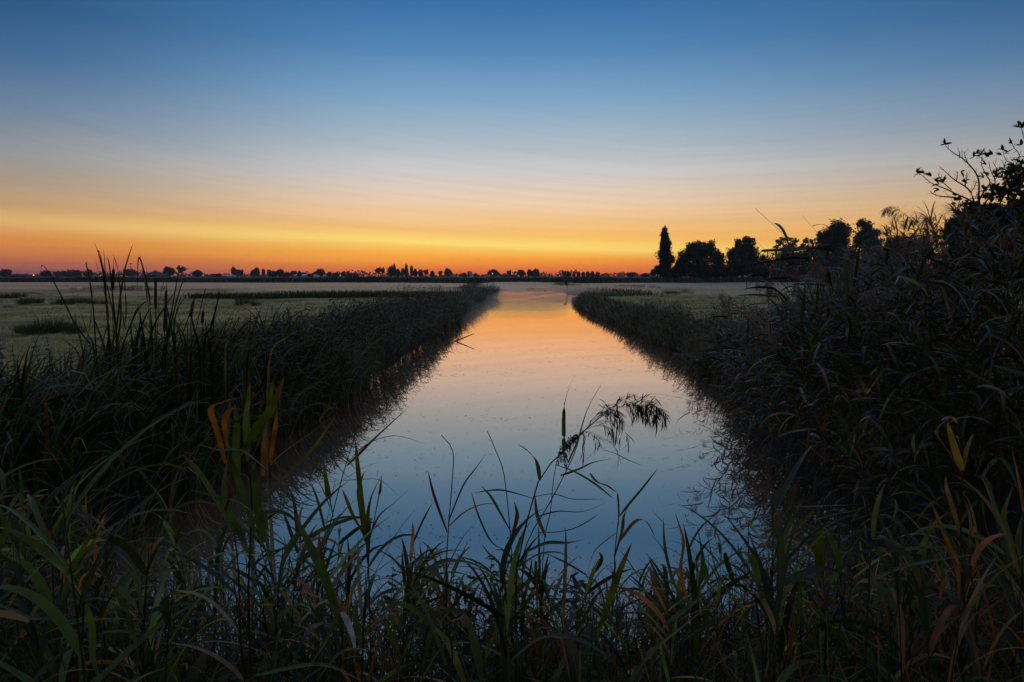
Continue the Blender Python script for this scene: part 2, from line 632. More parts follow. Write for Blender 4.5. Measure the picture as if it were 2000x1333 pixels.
# ------------------------------------------------------------------ reed generator
def reed_field(g, gp, base, height, wind, leaves, llen, lwid, plume_p=0.0, p_dry=0.12, nseg=5, p_straw=0.06, lean=0.25, droop=(1.0, 2.2), tone=1.0, elev=(0.5, 1.25)):
    """fills g (stalks and leaves) and gp (plumes) with leafy reed stalks"""
    base = np.asarray(base, float)
    n = len(base)
    h = A(height, n)
    wa = A(wind, n) + rg.normal(0, 0.8, n)
    ln = rg.uniform(0.3, 1.0, n) * lean * h
    top = base + np.stack([np.sin(wa) * ln, np.cos(wa) * ln, h], 1)
    along = stalks(g, base, top, 0.0035, np.array((0.075, 0.07, 0.03)) * rg.uniform(0.6, 1.4, (n, 1)))
    for j in range(leaves):
        tt = np.clip(0.28 + 0.70 * (j + rg.random(n)) / leaves, 0, 1)
        L = rg.uniform(0.65, 1.2, n) * llen * (1.1 - 0.4 * tt)
        az_ = wa + rg.normal(0, 1.1, n)
        ribbons(g, along(tt), az_, rg.uniform(elev[0], elev[1], n), L, rg.uniform(0.7, 1.2, n) * lwid, rg.uniform(droop[0], droop[1], n),
                tints(n, p_dry, p_straw) * tone, nseg, 2, rg.normal(0, 0.4, n), rg.normal(0, 0.5, n), rg.uniform(1.0, 2.2, n)[0])
    if plume_p > 0:
        k = rg.random(n) < plume_p
        m = int(k.sum())
        if m:
            for j in range(26):
                tt = np.full(m, 1.0) - 0.10 * rg.random(m)
                bp = base[k] * ((1 - tt) ** 2)[:, None] + top[k] * (1 - (1 - tt) ** 2)[:, None]
                ribbons(gp, bp, wa[k] + rg.normal(0, 0.7, m), rg.uniform(0.3, 1.4, m), rg.uniform(0.12, 0.30, m), rg.uniform(0.004, 0.010, m),
                        rg.uniform(0.8, 2.4, m), np.array((0.15, 0.10, 0.085)) * rg.uniform(0.6, 1.3, (m, 1)), 4, 2)


def plume_mesh(g, axis, side_az, nb=26, L=0.12, wid=0.003, tint=(0.085, 0.055, 0.045), spik=5):
    """one-sided drooping reed panicle along a list of axis points"""
    ax = np.array([tuple(p) for p in axis])
    s = np.linspace(0, 1, len(ax))
    for j in range(nb):
        f = j / nb
        p0 = np.array([np.interp(f, s, ax[:, i]) for i in range(3)])
        LL = L * (1.15 - 0.75 * f) * rnd.uniform(0.7, 1.15)
        a0 = side_az + rnd.gauss(0, 0.5)
        e0 = rnd.uniform(0.1, 0.9)
        dr = rnd.uniform(1.3, 2.2)
        # the thin branchlet
        ribbons(g, [p0], a0, e0, LL, wid * 0.7, dr, tint, 5, 2)
        ts = np.linspace(0.25, 1.0, spik)
        pts = []
        for t in ts:
            nn = 8
            q = np.linspace(0, t, nn)
            e = e0 - dr * q ** 1.3
            hx = np.sum(np.cos(e)) * LL * t / nn
            hz = np.sum(np.sin(e)) * LL * t / nn
            pts.append(p0 + np.array((math.sin(a0) * hx, math.cos(a0) * hx, hz)))
        k = len(pts)
        ribbons(g, pts, a0 + rg.normal(0, 0.7, k), e0 - dr * ts ** 1.3 + rg.normal(0, 0.25, k), rg.uniform(0.02, 0.045, k) * L / 0.12,
                rg.uniform(0.8, 1.6, k) * wid, 0.4, np.array(tint) * rg.uniform(0.7, 1.3, (k, 1)), 2, 2)


def curve_pts(ctrl, n=12):
    """smooth polyline through control points (Catmull-Rom)"""
    P = [Vector(p) for p in ctrl]
    P = [P[0] * 2 - P[1]] + P + [P[-1] * 2 - P[-2]]
    out = []
    m = len(P) - 3
    for i in range(m):
        p0, p1, p2, p3 = P[i:i + 4]
        k = max(2, n // m)
        for j in range(k):
            t = j / k
            out.append(0.5 * ((2 * p1) + (p2 - p0) * t + (2 * p0 - 5 * p1 + 4 * p2 - p3) * t * t + (3 * p1 - p0 - 3 * p2 + p3) * t ** 3))
    out.append(P[-2])
    return out


def leaf_along(g, ctrl, width, tint, roll=0.3, fold=0.25, n=14, blunt=0.06):
    """one leaf blade whose midrib follows the control points"""
    pts = curve_pts(ctrl, n)
    m = len(pts)
    vs = []
    t = np.linspace(0, 1, m)
    prof = (t + blunt) ** 0.5 * (1 - t) ** 0.8
    prof = np.maximum(prof / prof.max(), 0.03)
    for i, p in enumerate(pts):
        d = (pts[min(m - 1, i + 1)] - pts[max(0, i - 1)]).normalized()
        x = d.cross(Vector((0, 0, 1)))
        if x.length < 0.15:
            x = d.cross(Vector((0, 1, 0)))
        x.normalize()
        y = x.cross(d).normalized()
        r = roll + 0.5 * t[i]
        sx = x * math.cos(r) + y * math.sin(r)
        uy = y * math.cos(r) - x * math.sin(r)
        hw = width * 0.5 * prof[i]
        vs += [p - sx * hw + uy * hw * fold, p, p + sx * hw + uy * hw * fold]
    tipf = np.clip((t - rnd.uniform(0.6, 1.1)) / 0.25, 0, 1)[:, None]
    cc = np.asarray(tint)[None] * (1 - tipf) + np.array((0.16, 0.085, 0.03)) * tipf
    cc = cc * (1 + 0.25 * np.sin(t * 17 + rnd.uniform(0, 6)) * np.sin(t * 31))[:, None]
    g.add([tuple(q) for q in vs], grid_faces(1, m, 3), np.repeat(cc, 3, 0))



# ================================================================== far side: trees, farm buildings, woods
TREE_T = np.array([(0.036, 0.046, 0.018), (0.046, 0.056, 0.022), (0.030, 0.040, 0.018), (0.054, 0.058, 0.028)])


def crown_mesh(g, lobes, n, s, sub=14, spread=0.42, tone=1.0, core=0.4):
    """leaf clumps in an uneven set of sub-clouds round each lobe; lobes: (cx, cy, cz, rx, ry, rz)"""
    tot = sum(l[3] * l[5] for l in lobes)
    for (cx, cy, cz, rx, ry, rz) in lobes:
        m = max(12, int(n * rx * rz / tot))
        d = rg.normal(0, 1, (sub, 3))
        d /= np.linalg.norm(d, axis=1)[:, None]
        rr = rg.uniform(0.25, 0.85, sub)[:, None]
        sc = d * rr
        k = rg.integers(0, sub, m)
        q = rg.normal(0, 1, (m, 3))
        q /= np.linalg.norm(q, axis=1)[:, None]
        q *= (rg.random(m) ** 0.45)[:, None] * spread * rg.uniform(0.55, 1.15, sub)[k][:, None]
        p = sc[k] + q
        u_ = rg.random(m) < core
        fill = rg.normal(0, 1, (m, 3))
        fill *= (0.74 * rg.random(m) ** 0.34 / np.linalg.norm(fill, axis=1))[:, None]
        p[u_] = fill[u_]
        p = p * np.array((rx, ry, rz)) + np.array((cx, cy, cz))
        a = rg.normal(0, 1, (m, 3))
        a /= np.linalg.norm(a, axis=1)[:, None]
        b = np.cross(a, rg.normal(0, 1, (m, 3)))
        b /= np.linalg.norm(b, axis=1)[:, None] + 1e-6
        sz = s * rg.uniform(0.5, 1.25, m)[:, None]
        v = np.stack([p - a * sz, p + b * sz * 0.5 + a * sz * 0.1, p + a * sz, p - b * sz * 0.5 - a * sz * 0.15], 1)
        t = TREE_T[rg.integers(0, 4, sub)][k] * tone * rg.uniform(0.7, 1.35, (m, 1))
        g.add(v, np.arange(m * 4).reshape(-1, 4), np.repeat(t, 4, 0))


def tree(name, label, cat, loc, lobes, n, s, trunk_r, group=None, limbs=3, sub=14, spread=0.42, tone=1.0):
    """lobes are relative to loc (the foot of the trunk)"""
    root = thing(name, label, cat, loc, group)
    g = Geo()
    crown_mesh(g, lobes, n, s, sub, spread, tone, 0.05 if 'airy' in name else 0.5)
    top = max(l[2] for l in lobes)
    low = min(l[2] - l[5] for l in lobes)
    t = Geo()
    tube(t, [(0, 0, -0.4), (0.02 * top, 0, top * 0.35), (0, 0.01 * top, top * 0.75), (0.01 * top, 0, top)],
         [trunk_r * 1.3, trunk_r, trunk_r * 0.6, trunk_r * 0.15])
    for i in range(limbs):
        l = lobes[i % len(lobes)]
        z0 = max(low, top * (0.25 + 0.15 * (i % 4)))
        e = (l[0] + rnd.uniform(-0.6, 0.6) * l[3], l[1] + rnd.uniform(-0.6, 0.6) * l[4], l[2] + rnd.uniform(-0.1, 0.5) * l[5])
        tube(t, [(0, 0, z0 * 0.8), (e[0] * 0.45, e[1] * 0.45, (z0 + e[2]) / 2), e], [trunk_r * 0.5, trunk_r * 0.32, trunk_r * 0.08], sides=4)
    t.build('trunk', M['bark'], root)
    g.build('crown', M['tree_leaf'], root, smooth=False)
    return root


BASE_Z = 1.5
# ---- the line of small trees on the horizon: (photo x, photo y of the top, half width, form)
FAR = [(11, 525, 12, 'r'), (90, 528, 11, 'r'), (115, 530, 10, 'r'), (132, 527, 9, 'b'), (150, 525.5, 10, 'b'), (173, 527, 10, 'b'),
       (254, 524, 13, 'r'), (331, 519.5, 13, 'r'), (354, 518.5, 12, 'a'), (386, 527, 11, 'r'), (425, 534, 9, 'b'),
       (456, 520.5, 5, 't'), (465, 526, 5, 'a'), (472, 527, 4, 'a'), (502, 520, 7, 't'), (494, 527, 4, 'r'), (515, 525, 3, 't'),
       (526, 526, 4, 'r'), (536, 529, 7, 'r'), (547, 525, 8, 'r'), (562, 533, 6, 'r'), (573, 529, 7, 'r'), (585, 529, 4, 'r'),
       (593, 532, 5, 'r'), (607, 534, 6, 'b'), (615, 531, 4, 'r'), (626, 523, 10, 'r'), (643, 531, 5, 'r'), (656, 532, 7, 'b'),
       (671, 530, 5, 'r'), (683, 533, 6, 'b'), (695, 535, 5, 'b'), (739, 522, 6, 'a'), (748, 523, 4, 'a'), (765, 519, 9, 'r'),
       (771, 516.5, 3, 't'), (777, 524, 6, 'r'), (787, 523, 4, 'r'), (794, 515, 4, 't'), (804, 516, 3, 't'), (811, 525, 4, 'r'),
       (821, 526, 4, 'r'), (832, 526, 6, 'a'), (845, 529, 4, 'r'), (860, 529, 5, 'a'), (875, 524, 8, 'r'), (907, 533, 4, 'r'),
       (929, 534, 4, 'r'), (964, 526, 13, 'r'), (994, 528, 5, 'a'), (1018, 526, 9, 'r'), (1034, 526, 5, 'r'), (1046, 525, 9, 'r'),
       (1102, 530.5, 4, 't'), (1111, 530.5, 4.5, 'r'), (1121, 530.5, 3.5, 't'), (1130, 530.5, 3.5, 't'), (1139, 531, 3.5, 't'),
       (1148, 531, 3.5, 't'), (1157, 530.5, 4, 'r'), (1167, 531.5, 3.5, 't'), (1232, 532, 8, 'b'), (1261, 534, 8, 'r')]
ORD = ['first', 'second', 'third', 'fourth', 'fifth', 'sixth', 'seventh', 'eighth', 'ninth', 'tenth', 'eleventh', 'twelfth',
       'thirteenth', 'fourteenth', 'fifteenth', 'sixteenth', 'seventeenth', 'eighteenth', 'nineteenth', 'twentieth',
       'twenty-first', 'twenty-second', 'twenty-third', 'twenty-fourth']
SEG = [(0, 300, 'between left edge and pyramid-roofed barn'), (300, 590, 'between pyramid-roofed barn and wide pale greenhouse'),
       (590, 917, 'between wide pale greenhouse and pale tower block'), (917, 1085, 'between pale tower block and the row of eight'),
       (1085, 1200, 'in the even row of eight'), (1200, 1275, 'between row of eight and tall poplar')]
FORM = {'r': 'rounded', 'b': 'low bushy', 'a': 'open airy', 't': 'narrow upright'}
seg_n = {}
for (px, py, hw, form) in sorted(FAR):
    D = rnd.uniform(430, 620)
    p = at(px, 540, D)
    top = at(px, py, D).z - BASE_Z
    r = hw / F * D
    H = top
    if form == 't':
        lobes = [(0, 0, H * 0.55, r, r, H * 0.46), (0.1 * r, 0, H * 0.3, r * 0.9, r, H * 0.28)]
    elif form == 'b':
        lobes = [(-r * 0.5, 0, H * 0.45, r * 0.6, r * 0.6, H * 0.48), (r * 0.4, 0, H * 0.5, r * 0.65, r * 0.6, H * 0.5), (0, 0, H * 0.3, r, r * 0.6, H * 0.32)]
    elif form == 'a':
        lobes = [(-r * 0.4, 0, H * 0.7, r * 0.55, r * 0.6, H * 0.26), (r * 0.4, 0.2, H * 0.74, r * 0.55, r * 0.6, H * 0.25), (0, 0, H * 0.5, r * 0.7, r * 0.6, H * 0.22)]
    else:
        lobes = [(0, 0, H * 0.66, r * 0.85, r, H * 0.34), (-r * 0.55, 0, H * 0.48, r * 0.5, r * 0.6, H * 0.3), (r * 0.5, 0, H * 0.45, r * 0.55, r * 0.6, H * 0.32),
                 (0, 0, H * 0.25, r * 0.75, r * 0.6, H * 0.26)]
    for i_, (a_, b_, words) in enumerate(SEG):
        if a_ <= px < b_:
            k_ = seg_n[i_] = seg_n.get(i_, 0) + 1
            if i_ == 4:
                lab = f'{FORM[form]} far tree, {ORD[k_ - 1]} from left {words}'
            else:
                lab = f'{FORM[form]} far {"bush" if form == "b" else "tree"}, {ORD[k_ - 1]} plant {words}'
            break
    nm = {'r': 'round_tree', 'b': 'bush', 'a': 'airy_tree', 't': 'narrow_tree'}[form]
    tree(nm, lab, 'bush' if form == 'b' else 'tree', (p.x, D, BASE_Z), lobes, 900 if form != 'a' else 380, 0.75 * D / 520,
         0.022 * H, 'trees and bushes along the far horizon', 3, 9, 0.5)

# a faint blue hedge line farther off that reads as one mass
g = Geo()
n = 5000
yy = rg.uniform(900, 1000, n)
xx = rg.uniform(-1000, 560, n)
hh = 4.5 + 2.2 * np.sin(xx * 0.021) + 1.6 * np.sin(xx * 0.083 + 1) + 1.0 * np.sin(xx * 0.31)
zz = BASE_Z + rg.random(n) * np.maximum(hh, 1.5)
a = rg.normal(0, 1, (n, 3)); a /= np.linalg.norm(a, axis=1)[:, None]
b = np.cross(a, rg.normal(0, 1, (n, 3))); b /= np.linalg.norm(b, axis=1)[:, None]
p = np.stack([xx, yy, zz], 1)
sz = rg.uniform(1.2, 2.6, (n, 1))
g.add(np.stack([p - a * sz, p + b * sz * 0.6, p + a * sz, p - b * sz * 0.6], 1), np.arange(n * 4).reshape(-1, 4),
      np.repeat(TREE_T[rg.integers(0, 4, n)], 4, 0))
tag(g.build('distant_hedge', M['tree_leaf'], smooth=False), 'low blue line of distant hedges and woods along the horizon', 'hedge', kind='stuff')


# ---- farm buildings on the horizon
def farm(name, label, px0, px1, ytop, D, depth, roof, wall_m, roof_m, eave=0.45, ndoor=1):
    a_, b_ = at(px0, 540, D).x, at(px1, 540, D).x
    H = at(px0, ytop, D).z - BASE_Z
    w_ = (b_ - a_) / 2
    root = thing(name, label, 'building', ((a_ + b_) / 2, D, BASE_Z))
    hw = H * eave if roof != 'flat' else H * 0.92
    g = Geo()
    box(g, (-w_ * 0.94, -depth / 2, -0.3), (w_ * 0.94, depth / 2, hw))
    if roof == 'gable_end':
        g.add([(-w_ * 0.94, -depth / 2, hw), (w_ * 0.94, -depth / 2, hw), (0, -depth / 2, H * 0.96), (0, -depth / 2, H * 0.96)], [(0, 1, 2, 3)], (0.1, 0.1, 0.1))
    g.build('wall', wall_m, root, False)
    g = Geo()
    if roof == 'pyramid':
        v = [(-w_, -depth / 2 - 0.4, hw), (w_, -depth / 2 - 0.4, hw), (w_, depth / 2 + 0.4, hw), (-w_, depth / 2 + 0.4, hw),
             (-0.1, -0.1, H), (0.1, -0.1, H), (0.1, 0.1, H), (-0.1, 0.1, H)]
        g.add(v, [(0, 1, 5, 4), (1, 2, 6, 5), (2, 3, 7, 6), (3, 0, 4, 7), (4, 5, 6, 7), (3, 2, 1, 0)], (0.1, 0.1, 0.1))
    elif roof == 'flat':
        box(g, (-w_, -depth / 2 - 0.3, hw + 0.01), (w_, depth / 2 + 0.3, H))
    else:
        v = [(-w_, -depth / 2 - 0.4, hw), (w_, -depth / 2 - 0.4, hw), (w_ * 0.97, 0.15, H), (-w_ * 0.97, 0.15, H),
             (-w_, depth / 2 + 0.4, hw), (w_, depth / 2 + 0.4, hw), (w_ * 0.97, -0.15, H), (-w_ * 0.97, -0.15, H)]
        g.add(v, [(0, 1, 6, 7), (7, 6, 2, 3), (3, 2, 5, 4), (0, 7, 3, 4), (1, 5, 2, 6), (0, 4, 5, 1)], (0.1, 0.1, 0.1))
    g.build('roof', roof_m, root, False)
    for i in range(ndoor):
        g = Geo()
        x = -w_ * 0.6 + i * w_ * 1.2 / max(1, ndoor)
        box(g, (x, -depth / 2 - 0.06, 0), (x + min(2.2, w_ * 0.5), -depth / 2 - 0.003, hw * 0.75))
        g.build('door', M['darkwood'], root, False)
    return root


farm('farm_shed', 'long low dark farm shed at the far left of the horizon', 26, 50, 535.5, 420, 9, 'ridge', M['wall'], M['roof'], 0.55, 2)
farm('farmhouse', 'small low farmhouse beside the left yard lamp on the horizon', 52, 63, 536.5, 420, 8, 'ridge', M['wall'], M['roof'], 0.5)
farm('barn', 'barn with dark pyramid roof on the horizon behind the cattails', 291, 318, 529, 400, 16, 'pyramid', M['wall'], M['roof'], 0.3)
farm('pale_shed', 'low pale shed on the horizon left of the tall narrow tree', 438, 456, 537, 500, 12, 'ridge', M['pale'], M['pale'], 0.5)
farm('greenhouse', 'wide pale greenhouse roof on the horizon, larger of two', 580, 600, 535.5, 520, 20, 'ridge', M['pale'], M['pale'], 0.5, 0)
farm('greenhouse', 'narrow pale greenhouse roof on the horizon, smaller of two', 607, 619, 536.5, 520, 18, 'ridge', M['pale'], M['pale'], 0.5, 0)
farm('tower_block', 'pale square tower block standing above the horizon trees', 913, 922, 530.5, 640, 8, 'flat', M['pale'], M['pale'], 0.9)
farm('low_shed', 'low dark flat shed on the horizon left of the canal end', 978, 1012, 536.5, 560, 8, 'ridge', M['wall'], M['roof'], 0.6)


def lamp(label, px, py, D):
    p = at(px, py, D)
    root = thing('yard_lamp', label, 'lamp', (p.x, D, BASE_Z), 'lit lamps on the horizon')
    h = p.z - BASE_Z
    g = Geo()
    tube(g, [(0, 0, -0.3), (0, 0, h * 0.6), (0, -0.05, h - 0.2), (0.0, -0.5, h)], [0.12, 0.10, 0.08, 0.06])
    g.build('post', M['steel'], root)
    g = Geo()
    tube(g, [(0, -0.75, h + 0.3), (0, -0.75, h + 0.3), (0, -0.75, h - 0.2), (0, -0.75, h - 0.25)], [0.06, 0.26, 0.28, 0.06], sides=8)
    g.build('lamp_head', M['glow'], root)


lamp('lit orange yard lamp on the horizon near the left farm', 67.5, 538, 400)
lamp('lit yellow lamp in front of the wide round tree by canal end', 962, 535, 420)
p = at(255.5, 514, 430)
root = thing('utility_pole', 'thin pole with short crossbar rising above a round far tree', 'pole', (p.x, 430, BASE_Z))
g = Geo(); h = p.z - BASE_Z
tube(g, [(0, 0, -0.3), (0, 0, h * 0.5), (0, 0, h)], [0.22, 0.18, 0.13])
g.build('shaft', M['darkwood'], root)
g = Geo()
box(g, (-0.95, -0.1, h - 0.7), (0.95, 0.1, h - 0.35))
g.build('crossbar', M['darkwood'], root, False)
p = at(299.5, 519, 420)
root = thing('flagpole', 'thin bare pole above the left slope of the pyramid-roofed barn', 'pole', (p.x, 412, BASE_Z))
g = Geo(); h = p.z - BASE_Z
tube(g, [(0, 0, -0.3), (0, 0, h * 0.5), (0, 0, h)], [0.12, 0.1, 0.05])
g.build('shaft', M['darkwood'], root)

# ---- woods on the right: trees placed from (photo x, photo y, half width, half height) lobes at one distance
def wood_tree(name, label, D, foot_px, lobes_px, n, s, tr, cat='tree', limbs=6, sub=26, spread=0.40, tone=1.0, group='trees of the wood on the right'):
    foot = at(foot_px, 540, D)
    k = D / F
    L = []
    for (px, py, hw, hh) in lobes_px:
        c_ = at(px, py, D)
        hw *= 1.16
        hh *= 1.1
        L.append((c_.x - foot.x, rnd.uniform(-0.3, 0.3) * hw * k, c_.z - BASE_Z, hw * k, hw * k, hh * k))
    return tree(name, label, cat, (foot.x, D, BASE_Z), L, int(n * (1.6 if 'airy' in name else 5.5)), s * (0.8 if 'airy' in name else 0.82), tr, group, limbs, sub, spread, tone)


wood_tree('poplar_tree', 'tall slim columnar poplar standing at the left end of the wood', 190, 1298,
          [(1298, 452, 5.5, 10), (1297, 461, 8, 12), (1299, 472, 10.5, 13), (1298, 484, 12, 14), (1298, 497, 13, 14), (1299, 510, 13, 14), (1298, 524, 13, 14), (1296, 534, 11, 9)],
          2600, 0.34, 0.35, limbs=12, spread=0.5, group=None)
wood_tree('bush', 'low spreading bush at the left foot of the poplar', 186, 1284, [(1284, 527, 8, 10), (1277, 533, 7, 6), (1291, 530, 8, 9)], 500, 0.36, 0.12, 'bush', 3, group=None)
wood_tree('small_tree', 'small dark tree standing right beside the poplar', 192, 1327, [(1327, 517, 9, 14), (1320, 528, 9, 11), (1335, 527, 9, 11), (1313, 507, 6, 8)], 800, 0.34, 0.15, group=None)
wood_tree('broad_tree', 'broad dark domed tree, largest crown right of the poplar', 195, 1368,
          [(1371, 486, 20, 17), (1352, 488, 16, 16), (1336, 502, 13, 17), (1388, 482, 10, 15), (1396, 500, 13, 18), (1368, 508, 40, 30), (1366, 490, 28, 18), (1408, 510, 12, 24), (1342, 528, 26, 17), (1392, 528, 28, 17), (1366, 533, 30, 14)],
          3600, 0.36, 0.4)
wood_tree('broad_tree', 'dark tree with a lumpy twin-topped crown left of the wooden platform', 200, 1450,
          [(1442, 476, 9, 12), (1457, 470, 9, 11), (1466, 474, 9, 11), (1450, 492, 22, 18), (1427, 497, 10, 15), (1472, 505, 12, 20), (1450, 508, 33, 30), (1452, 486, 20, 16), (1430, 528, 22, 16), (1470, 528, 20, 16)],
          2800, 0.36, 0.35)
wood_tree('bush', 'smooth rounded bush in front of the lumpy twin-topped tree', 184, 1440, [(1440, 522, 22, 17), (1425, 530, 16, 10), (1458, 530, 16, 10)], 1500, 0.3, 0.14, 'bush', 3, sub=30, group=None)
wood_tree('airy_tree', 'airy see-through tree crown above the roof of the wooden platform', 215, 1532,
          [(1536, 468, 14, 9), (1521, 474, 10, 9), (1550, 472, 10, 10), (1540, 482, 18, 9), (1516, 484, 8, 6)], 900, 0.40, 0.3, limbs=14, sub=26, spread=0.26)
wood_tree('airy_tree', 'smaller airy tree between the platform and the tallest wood tree', 215, 1577,
          [(1575, 470, 9, 8), (1586, 474, 7, 9), (1570, 480, 10, 8), (1583, 486, 9, 9)], 560, 0.40, 0.25, limbs=9, sub=20, spread=0.28)
wood_tree('round_tree', 'tall round-topped tree behind the reed bed, tallest of the wood', 180, 1632,
          [(1638, 442, 16, 14), (1648, 452, 15, 16), (1623, 455, 14, 15), (1602, 462, 10, 14), (1608, 480, 20, 20), (1645, 478, 22, 22), (1630, 500, 42, 36), (1632, 466, 28, 20), (1612, 528, 30, 18), (1652, 528, 30, 18)],
          3600, 0.36, 0.4)
wood_tree('round_tree', 'ragged forked tree right of the tallest wood tree', 176, 1690,
          [(1680, 437, 9, 11), (1694, 441, 10, 11), (1690, 456, 18, 15), (1712, 456, 9, 11), (1676, 470, 12, 18), (1700, 478, 20, 18), (1690, 498, 36, 36), (1690, 462, 18, 18), (1690, 528, 36, 18)],
          2600, 0.36, 0.35, spread=0.36)
wood_tree('bush', 'dark low trees behind the reeds at the right end of the wood', 170, 1765,
          [(1745, 478, 22, 16), (1775, 474, 22, 18), (1800, 480, 20, 20), (1765, 500, 48, 30), (1765, 528, 50, 18)], 2000, 0.38, 0.25, 'bush', group=None)
wood_tree('bush', 'dark thicket under the wooden platform and the airy trees', 205, 1545,
          [(1500, 516, 18, 22), (1525, 516, 18, 22), (1555, 510, 24, 24), (1588, 505, 24, 30), (1540, 500, 26, 12), (1490, 508, 8, 14), (1520, 533, 30, 12), (1570, 530, 34, 15)], 2300, 0.4, 0.2, 'bush', group=None)

for px, top, hw, words in [(1312, 524, 14, 'left of the broad domed tree'), (1400, 514, 18, 'between the two broad trees'), (1482, 518, 16, 'left of the wooden platform legs'),
                           (1600, 506, 22, 'right of the wooden platform'), (1728, 490, 24, 'right of the ragged forked tree')]:
    hh = (544 - top) / 2
    wood_tree('bush', 'dark low bush at the edge of the wood, ' + words, 188, px, [(px, 544 - hh, hw, hh), (px - hw * 0.7, 544 - hh * 0.7, hw * 0.7, hh * 0.7), (px + hw * 0.7, 544 - hh * 0.7, hw * 0.7, hh * 0.7)],
              700, 0.36, 0.12, 'bush', 3, group=None)

# ---- wooden platform on raking legs, blue tub below
D = 168.0
def qp(px, py, dd=0.0):
    return at(px, py, D + dd)
org = qp(1535, 540); org.z = BASE_Z
root = thing('wooden_platform', 'tall weathered wooden platform on raking legs in front of the wood', 'platform', tuple(org))
def loc(px, py, dd=0.0):
    q = qp(px, py, dd) - org
    return (q.x, q.y, q.z)
def beam(name, p0, p1, r):
    g = Geo()
    tube(g, [p0, tuple((a + b) / 2 for a, b in zip(p0, p1)), p1], [r, r, r], sides=4)
    return g.build(name, M['wood'], root, False)
def slab(name, pa, pb, th, dep):
    g = Geo()
    (x0, y0, z0), (x1, y1, z1) = pa, pb
    v = [(x0, -dep, z0 - th), (x1, -dep, z1 - th), (x1, dep, z1 - th), (x0, dep, z0 - th), (x0, -dep, z0), (x1, -dep, z1), (x1, dep, z1), (x0, dep, z0)]
    g.add(v, [(3, 2, 1, 0), (4, 5, 6, 7), (0, 1, 5, 4), (1, 2, 6, 5), (2, 3, 7, 6), (3, 0, 4, 7)], (0.1, 0.1, 0.1))
    return g.build(name, M['wood'], root, False)
slab('roof', loc(1493, 487.6), loc(1564, 485), 0.55, 2.2)
slab('upper_roof', loc(1546, 484.0), loc(1581, 482), 0.25, 1.8)
slab('deck', loc(1497, 508), loc(1566, 507.5), 0.3, 2.0)
for y_ in (491.5, 494.5):
    beam('rail', loc(1500, y_, -2.05), loc(1566, y_ - 1.0, -2.05), 0.09)
for px in (1499, 1515, 1534, 1551, 1565):
    for dd in (-1.9, 1.9):
        beam('post', loc(px, 508, dd), loc(px, 489, dd), 0.10)
for (a, b, dd) in [((1517, 510), (1517, 541), -1.8), ((1524.6, 510), (1518, 541), -1.8), ((1525.5, 510), (1525, 541), 1.8), ((1535, 500), (1526, 541), -1.9),
                   ((1534, 512), (1538, 541), -1.8), ((1556, 510), (1556, 541), -1.8), ((1562, 510), (1564, 541), 1.8)]:
    beam('leg', loc(*a, dd), loc(*b, dd), 0.13)
q = at(1538.5, 540, 164)
root = thing('water_tub', 'bright blue plastic tub at the foot of the wooden platform', 'tub', (q.x, 164, 1.5))
g = Geo()
tube(g, [(0, 0, 0.03), (0, 0, 0.06), (0, 0, 0.5), (0, 0, 0.56)], [0.50, 0.56, 0.62, 0.66], sides=14)
g.build('basin', M['bluewash'], root)
g = Geo()
a_ = np.linspace(0, 2 * math.pi, 15)
tube(g, [(math.cos(q) * 0.66, math.sin(q) * 0.66, 0.56) for q in a_], [0.035] * 15, sides=4)
g.build('rim', M['bluewash'], root)

# ---- reed belt on the far dyke
g = Geo()
n = 24000
xx = rg.uniform(-300, 300, n)
yy = rg.uniform(162.5, 172, n)
hb = 1.72 - ground_z(xx, yy) + 0.16 * np.sin(xx * 0.11) + 0.16 * np.sin(xx * 0.37 + 1) * np.sin(xx * 0.053) + 0.10 * np.sin(xx * 1.1) + 0.25 * (rg.random(n) < 0.04) + rg.uniform(-0.25, 0.2, n)
hb = hb + 0.35 * np.exp(-((xx + 33) / 4) ** 2)
ribbons(g, np.stack([xx, yy, ground_z(xx, yy) - 0.05], 1), rg.uniform(0, 6.28, n), rg.uniform(1.1, 1.5, n), np.maximum(hb, 0.2) + 0.1, rg.uniform(0.12, 0.26, n),
        rg.uniform(0.2, 1.0, n), np.array((0.035, 0.038, 0.018)) * rg.uniform(0.6, 1.4, (n, 1)), 2, 2)
tag(g.build('far_reed_belt', M['leaf']), 'dark belt of reeds along the dyke at the far end of the canal', 'reeds', kind='stuff')

# ---- leaning mooring posts and the stick
def post(label, name, pxb, pyb, pxt, pyt, d, r, cat='post', group=None):
    b_, t_2 = at(pxb, pyb, d), at(pxt, pyt, d)
    root = thing(name, label, cat, (b_.x, d, 0), group)
    g = Geo()
    t_2 = t_2 - Vector((b_.x, d, 0))
    lo_ = -0.5
    tube(g, [(-t_2.x * 0.3, 0, lo_), (0, 0, 0), (t_2.x * 0.5, 0, t_2.z * 0.5), (t_2.x * 0.96, 0, t_2.z * 0.96), (t_2.x, 0, t_2.z)], [r * 1.05, r, r * 0.97, r * 0.9, r * 0.5], sides=8)
    g.build('shaft', M['darkwood'], root)
    g = Geo()
    tube(g, [(t_2.x * 0.97, 0, t_2.z * 0.97), (t_2.x * 1.0, 0, t_2.z * 1.005)], [r * 1.15, r * 1.1], sides=8)
    g.build('cap', M['steel'], root)
post('slim dark post leaning left in the canal by the ditch mouth', 'mooring_post', 1111, 570.5, 1104, 546.5, 87, 0.16)
post('short dark stub of a post at the tip of the right bank', 'post_stub', 1119, 588, 1118, 583.5, 56, 0.10)
b_ = at(889, 669, 21.5)
o = thing('fallen_stick', 'straight dark stick slanting out of the left bank over the water', 'stick', (b_.x, 21.5, 0))
g = Geo()
t_2 = at(926, 652, 21.5) - Vector((b_.x, 21.5, 0))
